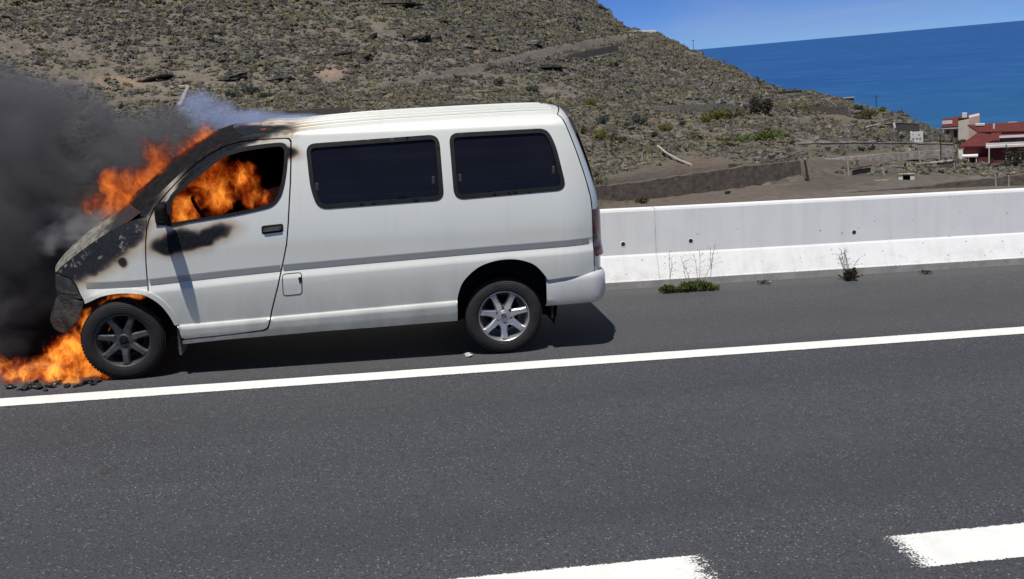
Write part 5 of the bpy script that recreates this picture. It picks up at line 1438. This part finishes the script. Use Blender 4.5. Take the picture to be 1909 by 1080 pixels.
o = domain('smoke', SB, smoke_mat('black_smoke', SB, 3.5, (.235, .24, .262), 2.1, (-.02, .6), step=.25, amp=1.4, detail=5), 'thick dark grey smoke billowing away from the burning nose', 'smoke', .12, kind='stuff')
SB0 = [pb(20, 560, 110, 110, .30, .45), pb(70, 480, 60, 90, .25, .35), pb(-90, 560, 160, 130, .35, .6), pb(10, 420, 110, 100, .40, .45), pb(60, 610, 60, 60, .20, .3), pb(-260, 520, 220, 170, .45, .7)]
domain('black_smoke', SB0, smoke_mat('soot_smoke', SB0, 9., (.07, .07, .078), 2.6, (-.05, .6), step=.35, amp=.9, detail=5), 'blackest dense smoke hanging low beside the burnt bumper', 'smoke', .08, kind='stuff')
SB2 = [pb(150, 425, 75, 30, -.15, .35), pb(110, 440, 60, 40, -.1, .35), pb(200, 405, 50, 20, -.15, .3), pb(110, 395, 60, 30, 0, .3)]
domain('pale_smoke', SB2, smoke_mat('pale_smoke', SB2, 3.4, (.55, .57, .63), 4.5, (.1, .9), 1.2, .35), 'pale grey wisps of smoke curling over the bonnet', 'smoke', .05, kind='stuff')
SB3 = [pb(400, 216, 60, 36, .15, .4), pb(460, 222, 90, 24, .1, .45), pb(540, 224, 90, 14, .0, .45), pb(600, 222, 60, 8, .0, .4), pb(370, 195, 46, 34, .2, .35)]
domain('blue_smoke', SB3, smoke_mat('blue_smoke', SB3, 3.4, (.55, .66, .96), 5., (.0, .9), .8, .4), 'thin bluish smoke drifting over the front of the roof', 'smoke', .04, kind='stuff')

# ------------------------------------------------------------------ weeds at the foot of the barrier, scraps on the shoulder
def weed(name, px, py, w, h, c, label, leaves, stalks, stalk_h, stalk_c, lean=0., seed=0):
    P0 = hitZ(px, py); P0[1] = min(P0[1], YB-.03)
    r = np.random.default_rng(seed)
    root = empty(name, RT @ Matrix.Translation((P0[0], P0[1], 0)), label, 'weed')
    co = []; tri = []; cl = []
    for i in range(leaves):
        u = r.uniform(-1, 1); prof = .45+.55*abs(math.sin(2.1*u+.9))
        hh = h*prof*(1-.5*abs(u)**3)
        b = np.array((u*w/2, r.uniform(-.10, .0), r.uniform(0, .55)*hh))
        d = np.array((r.normal()*.5+lean, r.normal()*.5-.25, abs(r.normal())*.7+.25)); d /= np.linalg.norm(d)
        L = r.uniform(.03, .065)*(1.2 if hh > .08 else .9); sd = np.cross(d, r.normal(size=3)); sd /= np.linalg.norm(sd)+1e-9
        m_ = b+d*L*.55+sd*L*.22; m2 = b+d*L*.55-sd*L*.22; t = b+d*L*np.array((1, 1, .8))
        k0 = len(co); co += [b, m_, t, m2]; tri += [(k0, k0+1, k0+2), (k0, k0+2, k0+3)]
        q = np.array(c)*r.uniform(.55, 1.4)*(np.array((1.25, 1.05, .9)) if r.random() < .3 else 1); cl += [q]*4
    trimesh('foliage', np.array(co), np.array(tri), M['leaf'], root, col=np.array(cl))
    sm_ = simple('stalk_%d' % seed, stalk_c, .9)
    for i in range(stalks):
        bm = bmesh.new()
        x = r.uniform(-.42, .42)*w; p = Vector((x, r.uniform(-.05, 0), 0)); d = Vector((r.normal()*.22+lean, r.normal()*.08-.02, 1)).normalized()
        Ls = stalk_h*r.uniform(.5, 1.)
        n = 6
        for q in range(n):
            p2 = p+d*Ls/n; p2.y = min(p2.y, .0+.5*p2.z if False else .01+.35*max(0, p2.z-.1)); cyl(bm, p, p2, .0028, .0022, 4)
            if q > 1:
                for _ in range(2):
                    e = p2+Vector((r.normal()*.035, r.normal()*.02-.01, r.uniform(.005, .045))); cyl(bm, p2, e, .0016, .0012, 3)
                    bmesh.ops.create_icosphere(bm, subdivisions=1, radius=r.uniform(.003, .006), matrix=Matrix.Translation(e))
            p = p2; d = (d+Vector((r.normal()*.12, r.normal()*.04, .05))).normalized()
        bmobj('stalk', bm, sm_, root)
    return root
weed('green_weed', 1282, 541, .60, .13, (.13, .165, .06), 'low green weed clump with tall dry stalks at the foot of the barrier', 900, 9, .48, (.33, .31, .25), seed=3)
weed('dry_weed', 1580, 521, .12, .20, (.075, .060, .045), 'withered brown weed at the foot of the barrier near its right hole', 160, 8, .36, (.20, .18, .15), lean=-.12, seed=8)
weed('tiny_weed', 1420, 528, .10, .03, (.14, .13, .09), 'tiny dry tuft on the barrier foot between the two bigger weeds', 40, 0, .1, (.2, .2, .2), seed=4)
weed('tiny_weed', 1722, 509, .10, .03, (.10, .09, .07), 'tiny dark tuft on the barrier foot near the right edge', 40, 0, .1, (.2, .2, .2), seed=5)
def scrap(name, px, py, size, colr, label, cat, group=None, seed=0, flat=.35, rough=.8):
    P0 = hitZ(px, py); r = np.random.default_rng(seed)
    bm = bmesh.new(); bmesh.ops.create_icosphere(bm, subdivisions=2, radius=1)
    for v in bm.verts: v.co *= 1+.55*float(r.normal())*.6; v.co.z = abs(v.co.z)*flat
    bmesh.ops.transform(bm, matrix=Matrix.Rotation(r.uniform(0, 6), 4, 'Z') @ Matrix.Diagonal((size*r.uniform(.7, 1.3), size*.6, size, 1)), verts=bm.verts)
    o = bmobj(name, bm, simple('scrap_%s_%d' % (name, seed), colr, rough, var=.5, scale=40), matrix=RT @ Matrix.Translation((P0[0], P0[1], .006)))
    tag(o, label, cat, group); return o
scrap('paper_scrap', 873, 664, .045, (.45, .44, .42), 'crumpled pale scrap on the asphalt just left of the rear wheel', 'litter', seed=1)
scrap('stone_chip', 1292, 541, .022, (.6, .6, .58), 'small white chip beside the green weed clump', 'litter', seed=2)
scrap('stone_chip', 1607, 514, .018, (.05, .05, .05), 'small dark pebble right of the withered brown weed', 'stone', seed=3)
scrap('stone_chip', 1435, 527, .02, (.5, .5, .48), 'small pale pebble on the shoulder between the two weeds', 'stone', seed=4)
for i, (px, py, sz) in enumerate(((45, 727, .06), (70, 724, .05), (95, 722, .04), (125, 722, .035), (160, 716, .05), (182, 712, .04), (60, 718, .04), (20, 724, .05), (145, 721, .03), (110, 715, .04), (175, 718, .025), (85, 729, .03))):
    scrap('charred_lump', px, py, sz, (.022, .021, .022), 'charred melted fragment lying under the flames on the asphalt', 'fragment', 'burnt fragments under the nose', seed=20+i, flat=.5, rough=.5)
